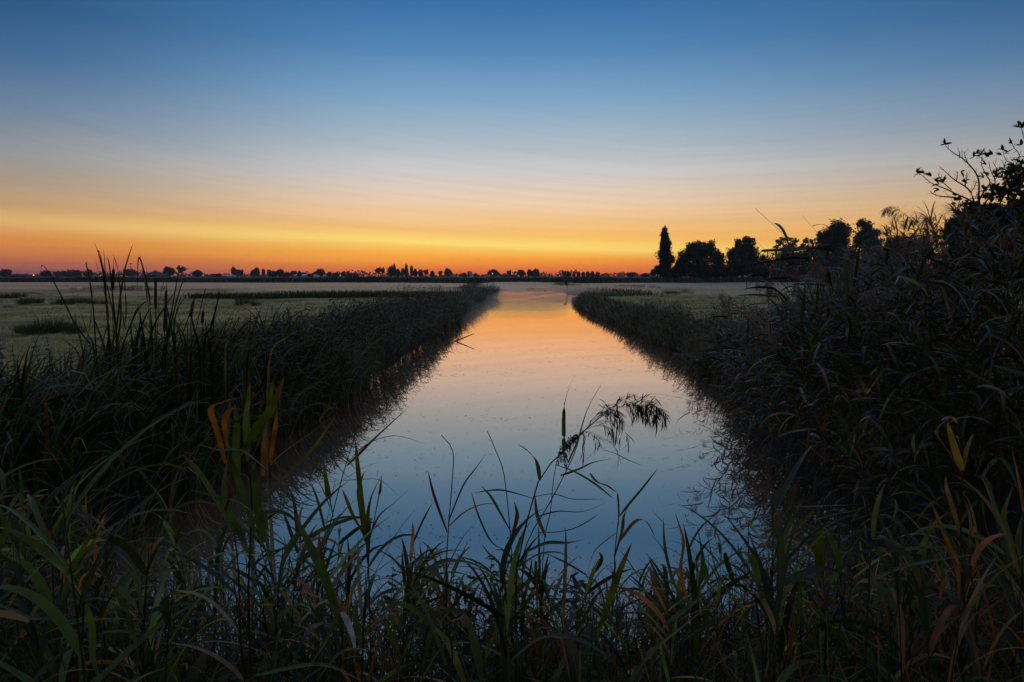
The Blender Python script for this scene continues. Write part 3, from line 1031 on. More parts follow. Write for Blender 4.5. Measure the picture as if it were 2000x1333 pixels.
tube(g, [(-0.3, 0, -0.15), (0, 0, 0.0), tuple(t_2 * 0.6), tuple(t_2)], [0.022, 0.02, 0.016, 0.01])
g.build('shaft', M['darkwood'], o)

# ================================================================== the meadows
def meadow_points(n, y0, y1, left):
    yy = y0 * np.exp(rg.random(n) * math.log(y1 / y0))
    if left:
        xx = xl(yy) - 1.6 - rg.random(n) * (yy * 0.80 + 1)
    else:
        xx = xr(yy) + 1.2 + rg.random(n) * (yy * 0.42 + 1)
    return xx, yy


g = Geo()
for left, n in ((True, 42000), (False, 14000)):
    xx, yy = meadow_points(n, 9 if left else 18, 75, left)
    ribbons(g, np.stack([xx, yy, ground_z(xx, yy) - 0.01], 1), rg.uniform(0, 6.28, n), rg.uniform(0.7, 1.45, n), rg.uniform(0.04, 0.11, n) * (1 + 0.5 * (rg.random(n) < 0.05)),
            0.0035 * np.clip(yy / 8, 1, 6), rg.uniform(0.3, 1.5, n), np.array((0.48, 0.36, 0.11)) * rg.uniform(0.55, 1.35, (n, 1)), 2, 2)
# taller tussocks scattered through the sward
for left, n in ((True, 1000), (False, 320)):
    xx, yy = meadow_points(n, 10 if left else 18, 90, left)
    m = 34
    X2 = np.repeat(xx, m) + rg.normal(0, 0.22, n * m) * np.repeat(rg.uniform(0.6, 2.6, n), m)
    Y2 = np.repeat(yy, m) + rg.normal(0, 0.18, n * m)
    ribbons(g, np.stack([X2, Y2, ground_z(X2, Y2) - 0.01], 1), rg.uniform(0, 6.28, n * m), rg.uniform(0.7, 1.45, n * m), rg.uniform(0.07, 0.22, n * m),
            0.004 * np.clip(Y2 / 8, 1, 6), rg.uniform(0.3, 1.8, n * m), np.repeat(np.array((0.15, 0.135, 0.04)) * rg.uniform(0.4, 1.6, (n, 1)), m, 0), 2, 2)
tag(g.build('meadow_grass', M['leaf']), 'short dewy grass of the meadows on both sides of the canal', 'grass', kind='stuff')

# dark rush clumps standing in the meadows
def rush_proto():
    root = thing('rush_clump', None, None)
    g = Geo()
    n = 170
    r = 0.42 * np.sqrt(rg.random(n)); q = rg.uniform(0, 6.28, n)
    ribbons(g, np.stack([r * np.cos(q), r * np.sin(q), np.full(n, -0.03)], 1), q * -1 + 1.57 + rg.normal(0, 0.6, n), rg.uniform(0.95, 1.5, n), rg.uniform(0.30, 0.62, n),
            rg.uniform(0.010, 0.018, n), rg.uniform(0.1, 0.9, n), np.array((0.042, 0.045, 0.018)) * rg.uniform(0.6, 1.4, (n, 1)), 3, 2)
    g.build('blades', M['leaf'], root)
    return root


RUSH = []
def patch(px0, px1, py, dd, n, sc, lab, grp):
    for i in range(n):
        f = (i + rnd.uniform(0.1, 0.9)) / n
        d = dd * rnd.uniform(0.96, 1.04)
        x = at(px0 + (px1 - px0) * f, 560, d).x
        RUSH.append((x, d, sc * rnd.uniform(0.8, 1.2) * (0.6 + 0.4 * math.sin(math.pi * f)), lab, grp))


patch(32, 140, 640, 20.5, 9, 0.95, 'dark rush clump in the large near patch in the left meadow', 'rush clumps of the near patch, left meadow')
patch(36, 84, 592, 41, 4, 1.0, 'dark rush clump of the short middle row, left meadow edge', 'rush clumps of the short middle row')
patch(98, 210, 590, 42, 8, 1.0, 'dark rush clump in the long middle row behind the cattails', 'rush clumps of the long middle row')
patch(0, 44, 579, 54, 4, 1.1, 'dark rush clump at the left edge, farther than the middle rows', 'rush clumps at the left edge')
patch(135, 330, 566, 86, 9, 1.3, 'dark rush clump in the farthest row behind the cattails', 'rush clumps of the farthest row')
patch(462, 500, 592, 40, 3, 0.9, 'dark rush clump in front of the dark ditch reeds', 'rush clumps before the ditch reeds')
patch(1296, 1352, 572, 66, 5, 1.0, 'dark rush clump in the misty right meadow', 'rush clumps of the right meadow')
patch(1200, 1290, 562, 96, 6, 1.3, 'dark rush clump in the far row of the right meadow', 'rush clumps of the far right row')
protos = [rush_proto() for _ in range(4)]
for i, (x, y, s_, lab, grp) in enumerate(RUSH):
    o = protos[i] if i < 4 else copy_tree(protos[i % 4])
    o.location = (x, y, float(ground_z(x, y)))
    o.rotation_euler = (0, 0, rnd.uniform(0, 6.28))
    o.scale = (s_ * 1.2, s_, s_)
    tag(o, lab, 'rushes', grp)

# reeds in the ditch across the left meadow
g = Geo()
n = 5200
f = rg.random(n)
xx = -24 + f * 19.5
yy = 51 + f * 6 + rg.normal(0, 0.9, n)
ribbons(g, np.stack([xx, yy, ground_z(xx, yy) - 0.02], 1), rg.uniform(0, 6.28, n), rg.uniform(1.0, 1.5, n), rg.uniform(0.35, 0.75, n) * (0.75 + 0.35 * np.sin(f * 3.1)),
        rg.uniform(0.03, 0.06, n), rg.uniform(0.2, 1.1, n), np.array((0.045, 0.055, 0.02)) * rg.uniform(0.6, 1.4, (n, 1)), 3, 2)
tag(g.build('ditch_reeds', M['leaf']), 'dark strip of reeds along the ditch across the left meadow', 'reeds', kind='stuff')

# ================================================================== bank vegetation
gb = Geo(); gpl = Geo()
# left bank, leafy canary-grass shoots
n = 3000
yy = 9.5 * np.exp(rg.random(n) ** 0.9 * math.log(34 / 9.5))
dd = rg.random(n) ** 1.3 * 2.6
xx = xl(yy) + 0.12 - dd
hh = np.interp(dd, [0, 0.3, 1.2, 2.6], [0.75, 1.0, 1.0, 0.5]) * rg.uniform(0.75, 1.15, n) * np.interp(yy, [9, 14, 22, 34], [0.95, 1.05, 1.12, 0.95]) * (1 + 0.14 * np.sin(yy * 0.9) + 0.12 * np.sin(yy * 2.3 + 1) + 0.1 * np.sin(xx * 3.1))
reed_field(gb, gpl, np.stack([xx, yy, ground_z(xx, yy) - 0.05], 1), hh, 1.2, 8, 0.27, 0.016, 0.03, 0.05, 4, 0.05, 0.3, (1.0, 2.4))
# farther left bank and the tuft at its tip
n = 7000
yy = 26 + rg.random(n) ** 0.8 * 45
dd = rg.random(n) ** 1.2 * 3.2
xx = xl(yy) + 0.15 - dd
hh = np.interp(dd, [0, 0.5, 2, 3.2], [0.9, 1.15, 0.9, 0.4]) * rg.uniform(0.6, 1.1, n) * (1 + 0.2 * np.sin(yy * 0.55) + 0.12 * np.sin(yy * 1.7))
ribbons(gb, np.stack([xx, yy, ground_z(xx, yy) - 0.05], 1), rg.normal(1.2, 1.5, n), rg.uniform(0.9, 1.5, n), hh, rg.uniform(0.018, 0.04, n), rg.uniform(0.3, 1.8, n), tints(n, 0.06, 0.05) * 1.4, 4, 2)
n = 500
yy = rg.uniform(63, 71, n)
xx = xl(yy) + 0.3 - rg.random(n) * 1.0
ribbons(gb, np.stack([xx, yy, ground_z(xx, yy) - 0.05], 1), rg.normal(1.4, 0.5, n), rg.uniform(0.8, 1.4, n), rg.uniform(0.9, 1.7, n), rg.uniform(0.03, 0.05, n), rg.uniform(0.2, 1.2, n), tints(n, 0.05, 0.02), 4, 2)
n = 1500
yy = 72 + rg.random(n) * 60
xx = xl(yy) + 0.2 - rg.random(n) * 3
ribbons(gb, np.stack([xx, yy, ground_z(xx, yy) - 0.05], 1), rg.normal(1.2, 1.5, n), rg.uniform(0.9, 1.5, n), rg.uniform(0.4, 0.8, n), rg.uniform(0.05, 0.08, n), rg.uniform(0.3, 1.5, n), tints(n, 0.06, 0.03), 3, 2)
# near left bank: long arching sedge leaves
n = 4600
yy = 4.2 + rg.random(n) ** 0.9 * 9
dd = rg.random(n) ** 1.1 * 3.4
xx = xl(yy) + 0.25 - dd
hh = np.interp(dd, [0, 0.5, 1.6, 3.4], [0.95, 1.30, 1.25, 0.8]) * rg.uniform(0.65, 1.15, n) * np.interp(yy, [4.2, 6, 9, 13], [0.75, 1.0, 1.05, 0.9])
ribbons(gb, np.stack([xx, yy, ground_z(xx, yy) - 0.05], 1), rg.normal(1.5, 1.2, n), rg.uniform(1.25, 1.56, n), hh * (1 + 0.15 * np.sin(yy * 2.1 + xx)), rg.uniform(0.016, 0.03, n), rg.uniform(0.6, 3.0, n), tints(n, 0.05, 0.03), 7, 3,
        rg.normal(0, 0.5, n), rg.normal(0, 0.5, n), 2.2)
# right bank grass
n = 7500
yy = 13.5 * np.exp(rg.random(n) * math.log(57 / 13.5))
dd = rg.random(n) ** 1.2 * 2.0
xx = xr(yy) - 0.12 + dd
hh = np.interp(dd, [0, 0.4, 1.3, 2.0], [0.6, 0.72, 0.62, 0.3]) * rg.uniform(0.6, 1.25, n) * np.interp(yy, [13, 20, 56], [1.35, 1.0, 1.0])
ribbons(gb, np.stack([xx, yy, ground_z(xx, yy) - 0.05], 1), rg.normal(-1.0, 1.4, n), rg.uniform(1.05, 1.52, n), hh, rg.uniform(0.010, 0.02, n) * np.clip(yy / 16, 0.8, 2.4), rg.uniform(0.2, 1.5, n), tints(n, 0.18, 0.06) * 1.1, 4, 2)
n = 700
yy = 14 + rg.random(n) * 14
dd = rg.random(n) * 1.4
xx = xr(yy) - 0.1 + dd
reed_field(gb, gpl, np.stack([xx, yy, ground_z(xx, yy) - 0.05], 1), rg.uniform(0.6, 1.0, n) * np.interp(yy, [14, 17, 28], [1.5, 1.1, 0.85]), -1.0, 6, 0.26, 0.014, 0.05, 0.15, 4)
n = 2600
yy = 57 + rg.random(n) * 85
xx = np.where(yy < 76, xr(yy) + 0.1, xr(yy) - 0.15) + rg.random(n) ** 1.3 * 3.2
ribbons(gb, np.stack([xx, yy, ground_z(xx, yy) - 0.05], 1), rg.uniform(0, 6.28, n), rg.uniform(0.9, 1.5, n), rg.uniform(0.35, 0.75, n), rg.uniform(0.04, 0.08, n), rg.uniform(0.2, 1.4, n), tints(n, 0.12, 0.05), 3, 2)
tag(gb.build('bank_grass', M['reed_leaf']), 'dark tangle of grass and sedge along both canal banks', 'bank grass', kind='stuff')

# ================================================================== single reeds
def make_reed(height, nleaf, llen, lwid, plume, wind, seed, dry=0.1, lean=0.25, elev=(0.5, 1.2), droop=(1.0, 2.2), nseg=7, t0=0.25, stem_r=0.004, tone=1.25, mt='leaf'):
    global rg
    keep = rg
    rg = np.random.default_rng(seed)
    r_ = random.Random(seed)
    root = thing('reed', None, None)
    g = Geo()
    top = np.array([[math.sin(wind) * lean * height, math.cos(wind) * lean * height, height]])
    al = stalks(g, np.array([[0, 0, -0.06]]), top, stem_r, np.array((0.085, 0.08, 0.035)), 7)
    g.build('stem', M['leaf'], root)
    for j in range(nleaf):
        t = t0 + (0.98 - t0) * (j + r_.random() * 0.7) / nleaf
        g = Geo()
        az_ = wind + (1 if j % 2 else -1) * r_.uniform(0.1, 1.3)
        ribbons(g, al(np.array([t])), az_, r_.uniform(*elev), llen * r_.uniform(0.7, 1.15), lwid * r_.uniform(0.75, 1.15), r_.uniform(*droop), tints(1, dry, dry * 0.4) * tone, nseg, 3,
                r_.gauss(0, 0.35), r_.gauss(0, 0.4), r_.uniform(1.0, 2.4))
        g.build('leaf', M[mt], root)
    if plume:
        g = Geo()
        tp = top[0]
        ax = [Vector(tp) + Vector((math.sin(wind) * s_ * 0.10, math.cos(wind) * s_ * 0.10, 0.20 * s_ - 0.09 * s_ * s_)) for s_ in np.linspace(-0.15, 1, 6)]
        plume_mesh(g, ax, wind, 30, 0.20, 0.0055, (0.15, 0.10, 0.085), 5)
        g.build('plume', M['leaf'], root)
    rg = keep
    return root


# the tall reed bed on the right ------------------------------------------------
def bed_h(x, y):
    """height of the bed: rises away from the water and towards the elder bush"""
    x = np.asarray(x, float)
    y = np.asarray(y, float)
    u = x / y * F + 1000
    top = np.interp(u, [1250, 1330, 1400, 1450, 1510, 1560, 1600, 1650, 1700, 1760, 1800, 1850, 2000, 2400], [745, 722, 685, 640, 606, 592, 556, 520, 490, 462, 438, 418, 395, 370])
    h_ = HC - (top - 540) / F * y - np.maximum(ground_z(x, y), -0.2)
    return np.clip(h_, 0.5, 2.9) * 0.95


n = 1300
yy = 4.0 + rg.random(n) * 13
xx = xr(yy) + 0.2 + rg.random(n) ** 0.9 * np.interp(yy, [4, 8, 14, 17], [3.2, 4.2, 3.0, 1.0])
gs = Geo(); gsp = Geo()
reed_field(gs, gs, np.stack([xx, yy, np.maximum(ground_z(xx, yy), -0.25) - 0.05], 1), bed_h(xx, yy) * rg.uniform(0.72, 1.04, n), -1.4, 11, 0.38, 0.022, 0.40, 0.10, 5, 0.06, 0.3, (0.1, 2.0), 0.8, (-0.25, 1.25))
# broken and fallen stalks filling the inside
m = 900
yy = 4.0 + rg.random(m) * 12
xx = xr(yy) - 0.1 + rg.random(m) * 2.6
reed_field(gs, gs, np.stack([xx, yy, np.maximum(ground_z(xx, yy), -0.1) - 0.05], 1), bed_h(xx, yy) * rg.uniform(0.3, 0.75, m), -1.2, 8, 0.38, 0.020, 0.0, 0.18, 5, 0.10, 0.6, (0.2, 2.2), 0.8, (-0.4, 1.1))
tag(gs.build('reed_thicket', M['reed_leaf']), 'dense dark thicket filling the reed bed on the right bank', 'reeds', kind='stuff')

BED = 'reeds at the front of the right reed bed'
protos = [make_reed(2.0 + 0.08 * k, 11, 0.42, 0.028, k % 2 == 0, -1.5, 100 + k, 0.10, 0.22 + 0.05 * k, (-0.2, 1.2), (0.2, 2.1), mt='reed_leaf', tone=1.0) for k in range(6)]
dryp = [make_reed(1.9, 9, 0.40, 0.025, k == 0, -1.3, 140 + k, 0.75, 0.35, (-0.1, 1.1), (0.4, 2.2), mt='reed_leaf') for k in range(2)]
spots = []
for i in range(112):
    y = 5.0 + (rnd.random() ** 1.1) * 9.5
    x = float(xr(y)) - 0.05 + rnd.random() * 1.1
    spots.append((x, y, rnd.uniform(0.72, 1.0), rnd.gauss(0, 0.8), rnd.gauss(0, 0.12)))
used = set()
for i, (x, y, s_, rz, tilt) in enumerate(spots):
    dry = i % 9 == 4
    src = dryp[(i // 9) % 2] if dry else protos[i % 6]
    o = src if src.name not in used else copy_tree(src)
    used.add(src.name)
    o.location = (x, y, max(float(ground_z(x, y)), -0.2))
    o.rotation_euler = (tilt, -abs(tilt) * 0.6, rz)
    k = s_ * float(bed_h(x, y)) / 2.0
    o.scale = (max(k, 0.75), max(k, 0.75), k)
    has_plume = any(c_.name.startswith('plume') for c_ in o.children)
    if dry:
        tag(o, 'withered brown reed among green ones at front of the right reed bed', 'reed', 'withered reeds at the front of the right reed bed')
    elif has_plume:
        tag(o, 'tall reed with drooping brown plume at front of the right reed bed', 'reed', 'plumed reeds at the front of the right reed bed')
    else:
        tag(o, 'tall leafy reed without plume at front of the right reed bed', 'reed', 'plumeless reeds at the front of the right reed bed')
# reeds hanging out over the water
lp = [make_reed(1.5 + 0.1 * k, 12, 0.26, 0.012, False, -1.5, 170 + k, 0.05, 0.75, (-0.3, 0.8), (0.2, 1.4), mt='reed_leaf', tone=0.8) for k in range(3)]
for i in range(28):
    y = 5.2 + rnd.random() ** 1.1 * 7
    x = float(xr(y)) + rnd.uniform(-0.1, 0.2)
    o = lp[i] if i < 3 else copy_tree(lp[i % 3])
    o.location = (x, y, -0.05)
    o.rotation_euler = (rnd.gauss(0, 0.15), rnd.uniform(-0.45, 0.05), rnd.gauss(0, 0.5))
    s_ = rnd.uniform(0.6, 1.0)
    o.scale = (s_, s_, s_)
    tag(o, 'thin reed hanging out low over the water beside right reed bed', 'reed', 'reeds hanging over the water on the right')

# one tall plume that stands clear against the sky above the bed
def hero_reed(label, d, stem, leaves, plume=None, stem_w=0.006, cat='reed', name='reed', plume_side=None, plume_L=0.12, group=None):
    """stem and leaves are given as photo positions at distance d; the root goes straight down to the soil"""
    pts = [at(*p[:2], d + (p[2] if len(p) > 2 else 0)) for p in stem]
    gz = max(float(ground_z(pts[0].x, d)), -0.25)
    foot = Vector((pts[0].x - (pts[1].x - pts[0].x) * 0.35, d, gz))
    root = thing(name, label, cat, tuple(foot), group)
    g = Geo()
    full = curve_pts([foot - Vector((0, 0, 0.05))] + pts, 16)
    full = [p - foot for p in full]
    r = np.linspace(stem_w / 2, stem_w / 3.6, len(full))
    tube(g, full, list(r), (0.085, 0.08, 0.035), 5)
    g.build('stem', M['leaf'], root)
    for lf in leaves:
        ctrl, wpx, tn = lf[:3]
        g = Geo()
        dj = rnd.uniform(-0.12, 0.12)
        m_ = len(ctrl) - 1
        P = [at(*c_[:2], d + dj * i / m_) - foot for i, c_ in enumerate(ctrl)]
        leaf_along(g, P, wpx / F * d, np.array(tn) * rnd.uniform(0.85, 1.15), rnd.uniform(-0.35, 0.2))
        g.build('leaf', M['leaf'], root)
    if plume:
        g = Geo()
        ax = curve_pts([at(*p, d) - foot for p in plume], 10)
        plume_mesh(g, ax, plume_side if plume_side is not None else 1.2, 58, plume_L, 0.0032, (0.05, 0.032, 0.025), 11)
        g.build('plume', M['leaf'], root)
    return root


GR, OL, BL, OR, YE, BR, ST = (0.065, 0.11, 0.012), (0.105, 0.13, 0.016), (0.075, 0.105, 0.045), (0.28, 0.11, 0.022), (0.15, 0.14, 0.025), (0.11, 0.05, 0.025), (0.24, 0.20, 0.15)
hero_reed('plumed reed arching left alone against the sky above the reed bed', 7.0, [(1835, 560), (1815, 480), (1790, 440), (1768, 420)],
          [([(1773, 424), (1770, 436), (1766, 452)], 5, OL), ([(1795, 446), (1775, 470), (1750, 476)], 7, GR), ([(1805, 465), (1830, 440), (1842, 415)], 6, GR)],
          [(1772, 423), (1760, 413), (1745, 409), (1731, 416)], 0.008, plume_side=-1.3, plume_L=0.14)

# ================================================================== elder bush above the reeds
D = 8.5
org = at(1935, 560, D)
org.z = float(ground_z(org.x, D))
root = thing('elder_bush', 'sparse elder bush with bare twigs above the reed bed, right edge', 'bush', tuple(org))


def z5(x, y, dd=0.0):
    return at(1600 + x / 3.175, 200 + y / 3.175, D + dd) - org


g = Geo()
tube(g, [Vector((0, 0, -0.2)), z5(1040, 1000), z5(1000, 760), z5(985, 610)], [0.05, 0.042, 0.03, 0.022], sides=7)
g.build('trunk', M['bark'], root)
BR_ = [[(985, 640), (990, 500), (970, 440), (940, 400), (890, 350), (840, 320), (800, 290), (780, 262)],
       [(985, 650), (930, 605), (870, 580), (800, 545), (740, 520), (690, 500), (650, 465), (600, 430)],
       [(880, 600), (830, 590), (760, 585), (710, 572), (685, 550)],
       [(960, 630), (940, 560), (900, 520), (850, 490), (800, 450), (770, 420), (742, 398)],
       [(985, 620), (1030, 540), (1060, 500), (1040, 460), (1005, 390), (1010, 330)],
       [(1000, 660), (1065, 570), (1090, 490), (1065, 430), (1050, 370)],
       [(1080, 700), (1140, 590), (1205, 480), (1215, 390), (1160, 365), (1140, 310)],
       [(1215, 400), (1240, 330), (1205, 280), (1195, 250)],
       [(1300, 420), (1270, 340), (1230, 345), (1200, 380)],
       [(1190, 510), (1120, 440), (1075, 370)],
       [(1160, 720), (1230, 560), (1290, 430), (1290, 300), (1262, 200), (1250, 140)],
       [(850, 490), (855, 460), (855, 430)], [(905, 520), (915, 470), (912, 440)], [(820, 545), (760, 490), (735, 445)], [(940, 560), (965, 520), (975, 490)],
       [(870, 345), (870, 320), (865, 300)], [(930, 395), (905, 340), (900, 305)], [(1090, 480), (1150, 400), (1150, 390)], [(1030, 545), (990, 560), (960, 600)]]
for bl in BR_:
    g = Geo()
    dj = rnd.uniform(-0.5, 0.5)
    c_ = curve_pts([z5(x, y, dj * i / len(bl)) for i, (x, y) in enumerate(bl)], 14)
    r0 = 0.012 if len(bl) > 4 else 0.006
    tube(g, c_, list(np.linspace(r0, 0.0025, len(c_))), sides=5)
    # short side buds and twigs
    for i in range(2, len(c_) - 1, 2):
        dv = (c_[i + 1] - c_[i]).normalized()
        sdir = Vector((-dv.z, rnd.uniform(-0.5, 0.5), dv.x)) * (1 if (i // 2) % 2 else -1)
        e_ = c_[i] + (sdir * 0.7 + dv * 0.6).normalized() * rnd.uniform(0.03, 0.10)
        tube(g, [c_[i], e_], [0.003, 0.0015], sides=3)
    g.build('branch', M['bark'], root)
LV = [(600, 430), (620, 440), (650, 440), (672, 455), (690, 462), (715, 485), (740, 510), (760, 500), (745, 545), (840, 610), (860, 600), (850, 580), (960, 340), (985, 345), (1000, 330),
      (975, 320), (1030, 325), (1050, 340), (1075, 325), (1035, 390), (1020, 440), (1140, 300), (1150, 320), (1170, 310), (1130, 330), (1195, 258), (1255, 265), (1250, 140), (1262, 160),
      (1100, 440), (1090, 450), (1130, 470), (1160, 500), (1180, 470), (1210, 450), (1240, 420), (880, 435), (780, 262), (1020, 470), (890, 490), (1150, 560), (1230, 520)]
n_ = len(LV)
for (x, y) in LV:
    g = Geo()
    c0 = z5(x, y, rnd.uniform(-0.4, 0.4))
    k = rnd.randint(3, 5)
    ribbons(g, [tuple(c0)] * k, rnd.choice((-1.4, 1.4)) + rg.normal(0, 0.7, k), rg.uniform(-0.3, 1.2, k), rg.uniform(0.06, 0.11, k), rg.uniform(0.022, 0.036, k), rg.uniform(-0.3, 0.9, k),
            np.array((0.03, 0.04, 0.016)) * rg.uniform(0.7, 1.3, (k, 1)), 5, 3, 0.0, rg.normal(0, 0.6, k), 1.3, 0.3, 0.02)
    g.build('leaf', M['leaf'], root)
# leafy lower half of the bush
g = Geo()
k = D / F
def lob(px, py, hw, hh, dd=0.0):
    c_ = at(px, py, D + dd) - org
    return (c_.x, c_.y, c_.z, hw * k, hw * k * 0.8, hh * k)
crown_mesh(g, [lob(1893, 448, 40, 48), lob(1940, 435, 44, 46, 0.2), lob(1990, 425, 42, 52, 0.3), lob(1900, 490, 55, 60), lob(1965, 490, 70, 80, 0.2), lob(2025, 440, 50, 90, 0.2), lob(1872, 540, 60, 70), lob(1862, 448, 18, 30)], 15000, 0.05, 50, 0.34, 1.0, 0.5)
crown_mesh(g, [lob(1985, 345, 34, 40, 0.3), lob(1950, 375, 40, 22, 0.2), lob(1900, 405, 36, 18, 0.1)], 620, 0.042, 60, 0.55, 1.0, 0.2)
g.build('foliage', M['tree_leaf'], root, smooth=False)

# ================================================================== cattails on the left bank
def cattail(label, d, base_px, leaves, spike=None, group=None, width=0.022):
    """base_px: photo x of the foot; leaves: photo points of each blade; spike: (x, y bottom, x, y top, y of the needle)"""
    f = at(base_px, 800, d)
    foot = Vector((f.x, d, float(ground_z(f.x, d))))
    root = thing('cattail', label, 'cattail', tuple(foot), group)
    for lf in leaves:
        g = Geo()
        m_ = len(lf)
        P = [Vector((rnd.uniform(-0.03, 0.03), rnd.uniform(-0.03, 0.03), -0.03))]
        dj = rnd.uniform(-0.35, 0.35)
        P += [at(x, y, d + dj * (i + 1) / m_) - foot for i, (x, y) in enumerate(lf)]
        leaf_along(g, P, width * rnd.uniform(0.8, 1.15), tints(1, 0.18, 0.05)[0] * 0.8, rnd.uniform(-0.5, 0.3), 0.2, 16, 0.25)
        g.build('leaf', M['leaf'], root)
    if spike:
        x0, y0, x1, y1, yn = spike
        b_, t_2 = at(x0, y0, d) - foot, at(x1, y1, d) - foot
        g = Geo()
        tube(g, [Vector((0, 0, -0.05)), b_ * 0.5 + Vector((0.02, 0, 0)), b_, b_ + (t_2 - b_) * 0.3], [0.006, 0.005, 0.0045, 0.004], (0.08, 0.075, 0.03), 5)
        g.build('stem', M['leaf'], root)
        g = Geo()
        r = 0.0145
        prof = [(0, 0.3), (0.03, 0.8), (0.08, 1.0), (0.3, 1.05), (0.6, 1.03), (0.9, 0.98), (0.965, 0.8), (1.0, 0.25)]
        tube(g, [b_ + (t_2 - b_) * q for q, _ in prof], [r * w_ for _, w_ in prof], (0.05, 0.025, 0.012), 9)
        g.build('flower_spike', M['spike'], root)
        g = Geo()
        tube(g, [t_2, at(x1 + 0.5, (y1 + yn) / 2, d) - foot, at(x1, yn, d) - foot], [0.004, 0.0028, 0.001], (0.10, 0.07, 0.04), 4)
        g.build('spike_tip', M['leaf'], root)
    return root


cattail('cattail with tallest brown spike standing up against the orange sky', 7.3, 214,
        [[(214, 700), (205, 560), (195, 505), (183, 470)], [(216, 700), (207, 580), (205, 520), (202, 485)], [(226, 700), (236, 620), (232, 540), (222, 500), (220, 496)],
         [(216, 700), (228, 640), (240, 545), (252, 500), (260, 476)]], (220, 567, 222, 525, 506))
cattail('cattail with spike half hidden among upright blades, right of the tallest spike', 7.6, 300,
        [[(296, 700), (290, 600), (280, 530), (272, 497)], [(306, 700), (312, 600), (330, 540), (344, 506)], [(300, 700), (306, 620), (318, 560), (336, 512)],
         [(298, 690), (292, 580), (276, 512), (271, 505), (269, 530), (269, 577)]], (304, 605, 304, 544, 528))
cattail('cattail with long dark spike leaning right, between two blade fans', 7.5, 318,
        [[(322, 700), (340, 610), (355, 556), (360, 555)], [(325, 690), (350, 600), (378, 562)], [(318, 700), (330, 640), (344, 560), (352, 520)]], (321, 650, 325, 566, 552))
cattail('cattail with short spike leaning left of the rightmost spike', 7.2, 366,
        [[(372, 700), (384, 640), (400, 570), (402, 566)], [(368, 700), (390, 610), (415, 573), (429, 561)], [(364, 690), (350, 640), (330, 605)]], (373, 621, 377, 590, 580))
cattail('cattail with rightmost and lowest brown spike', 7.0, 393,
        [[(398, 690), (412, 640), (425, 590), (428, 561)], [(396, 700), (420, 640), (440, 612), (450, 594)], [(390, 700), (378, 640), (372, 600)]], (395, 632, 397, 608, 596))
# blades without spikes, in small fans
FANS = [(190, [[(188, 690), (182, 600), (174, 540), (168, 514), (173, 516)], [(196, 700), (212, 620), (196, 545), (186, 506)], [(186, 700), (150, 640), (110, 560), (86, 520), (79, 525)],
               [(184, 690), (170, 650), (150, 590), (118, 540)]]),
        (230, [[(232, 690), (246, 620), (243, 545), (240, 521)], [(230, 690), (222, 600), (214, 520), (208, 500)], [(236, 700), (262, 620), (284, 590), (300, 588)], [(228, 690), (226, 640), (196, 500), (192, 497)]]),
        (262, [[(262, 700), (256, 640), (270, 600), (288, 590)], [(266, 690), (284, 620), (300, 598)], [(260, 690), (244, 640), (240, 615), (232, 600)], [(264, 690), (272, 640), (276, 600)]]),
        (285, [[(284, 700), (276, 630), (268, 595)], [(288, 700), (300, 640), (322, 600), (352, 556)], [(282, 690), (270, 650), (252, 620)]]),
        (345, [[(346, 700), (362, 640), (376, 600), (384, 575), (400, 568)], [(342, 700), (330, 620), (320, 575)], [(350, 700), (372, 640), (404, 600)], [(344, 690), (340, 640), (352, 585), (366, 566)]]),
        (415, [[(416, 700), (430, 660), (444, 630)], [(420, 710), (440, 670), (462, 640), (468, 612)], [(412, 700), (404, 650), (400, 620)]]),
        (440, [[(442, 710), (460, 660), (478, 640), (500, 625)], [(440, 710), (446, 660), (456, 610)], [(446, 710), (470, 660), (486, 612)]]),
        (480, [[(482, 720), (500, 670), (520, 640), (540, 628)], [(478, 720), (486, 670), (490, 610)], [(486, 715), (520, 660), (552, 640), (585, 634)]]),
        (520, [[(520, 720), (532, 670), (546, 620), (556, 605)], [(526, 720), (548, 670), (560, 640)], [(516, 720), (510, 680), (498, 655)], [(524, 720), (560, 660), (600, 640)]]),
        (205, [[(206, 700), (190, 640), (182, 620)], [(208, 700), (214, 640), (226, 590)], [(204, 710), (178, 680), (160, 665)]]),
        (160, [[(162, 700), (150, 640), (146, 610)], [(158, 710), (132, 670), (110, 660)], [(164, 700), (176, 640), (180, 580)]])]
for bx, lv in FANS:
    cattail('fan of dark cattail blades without a spike on the left bank', 7.3 + rnd.uniform(-0.5, 0.5), bx, lv, None, 'spikeless cattails on the left bank')

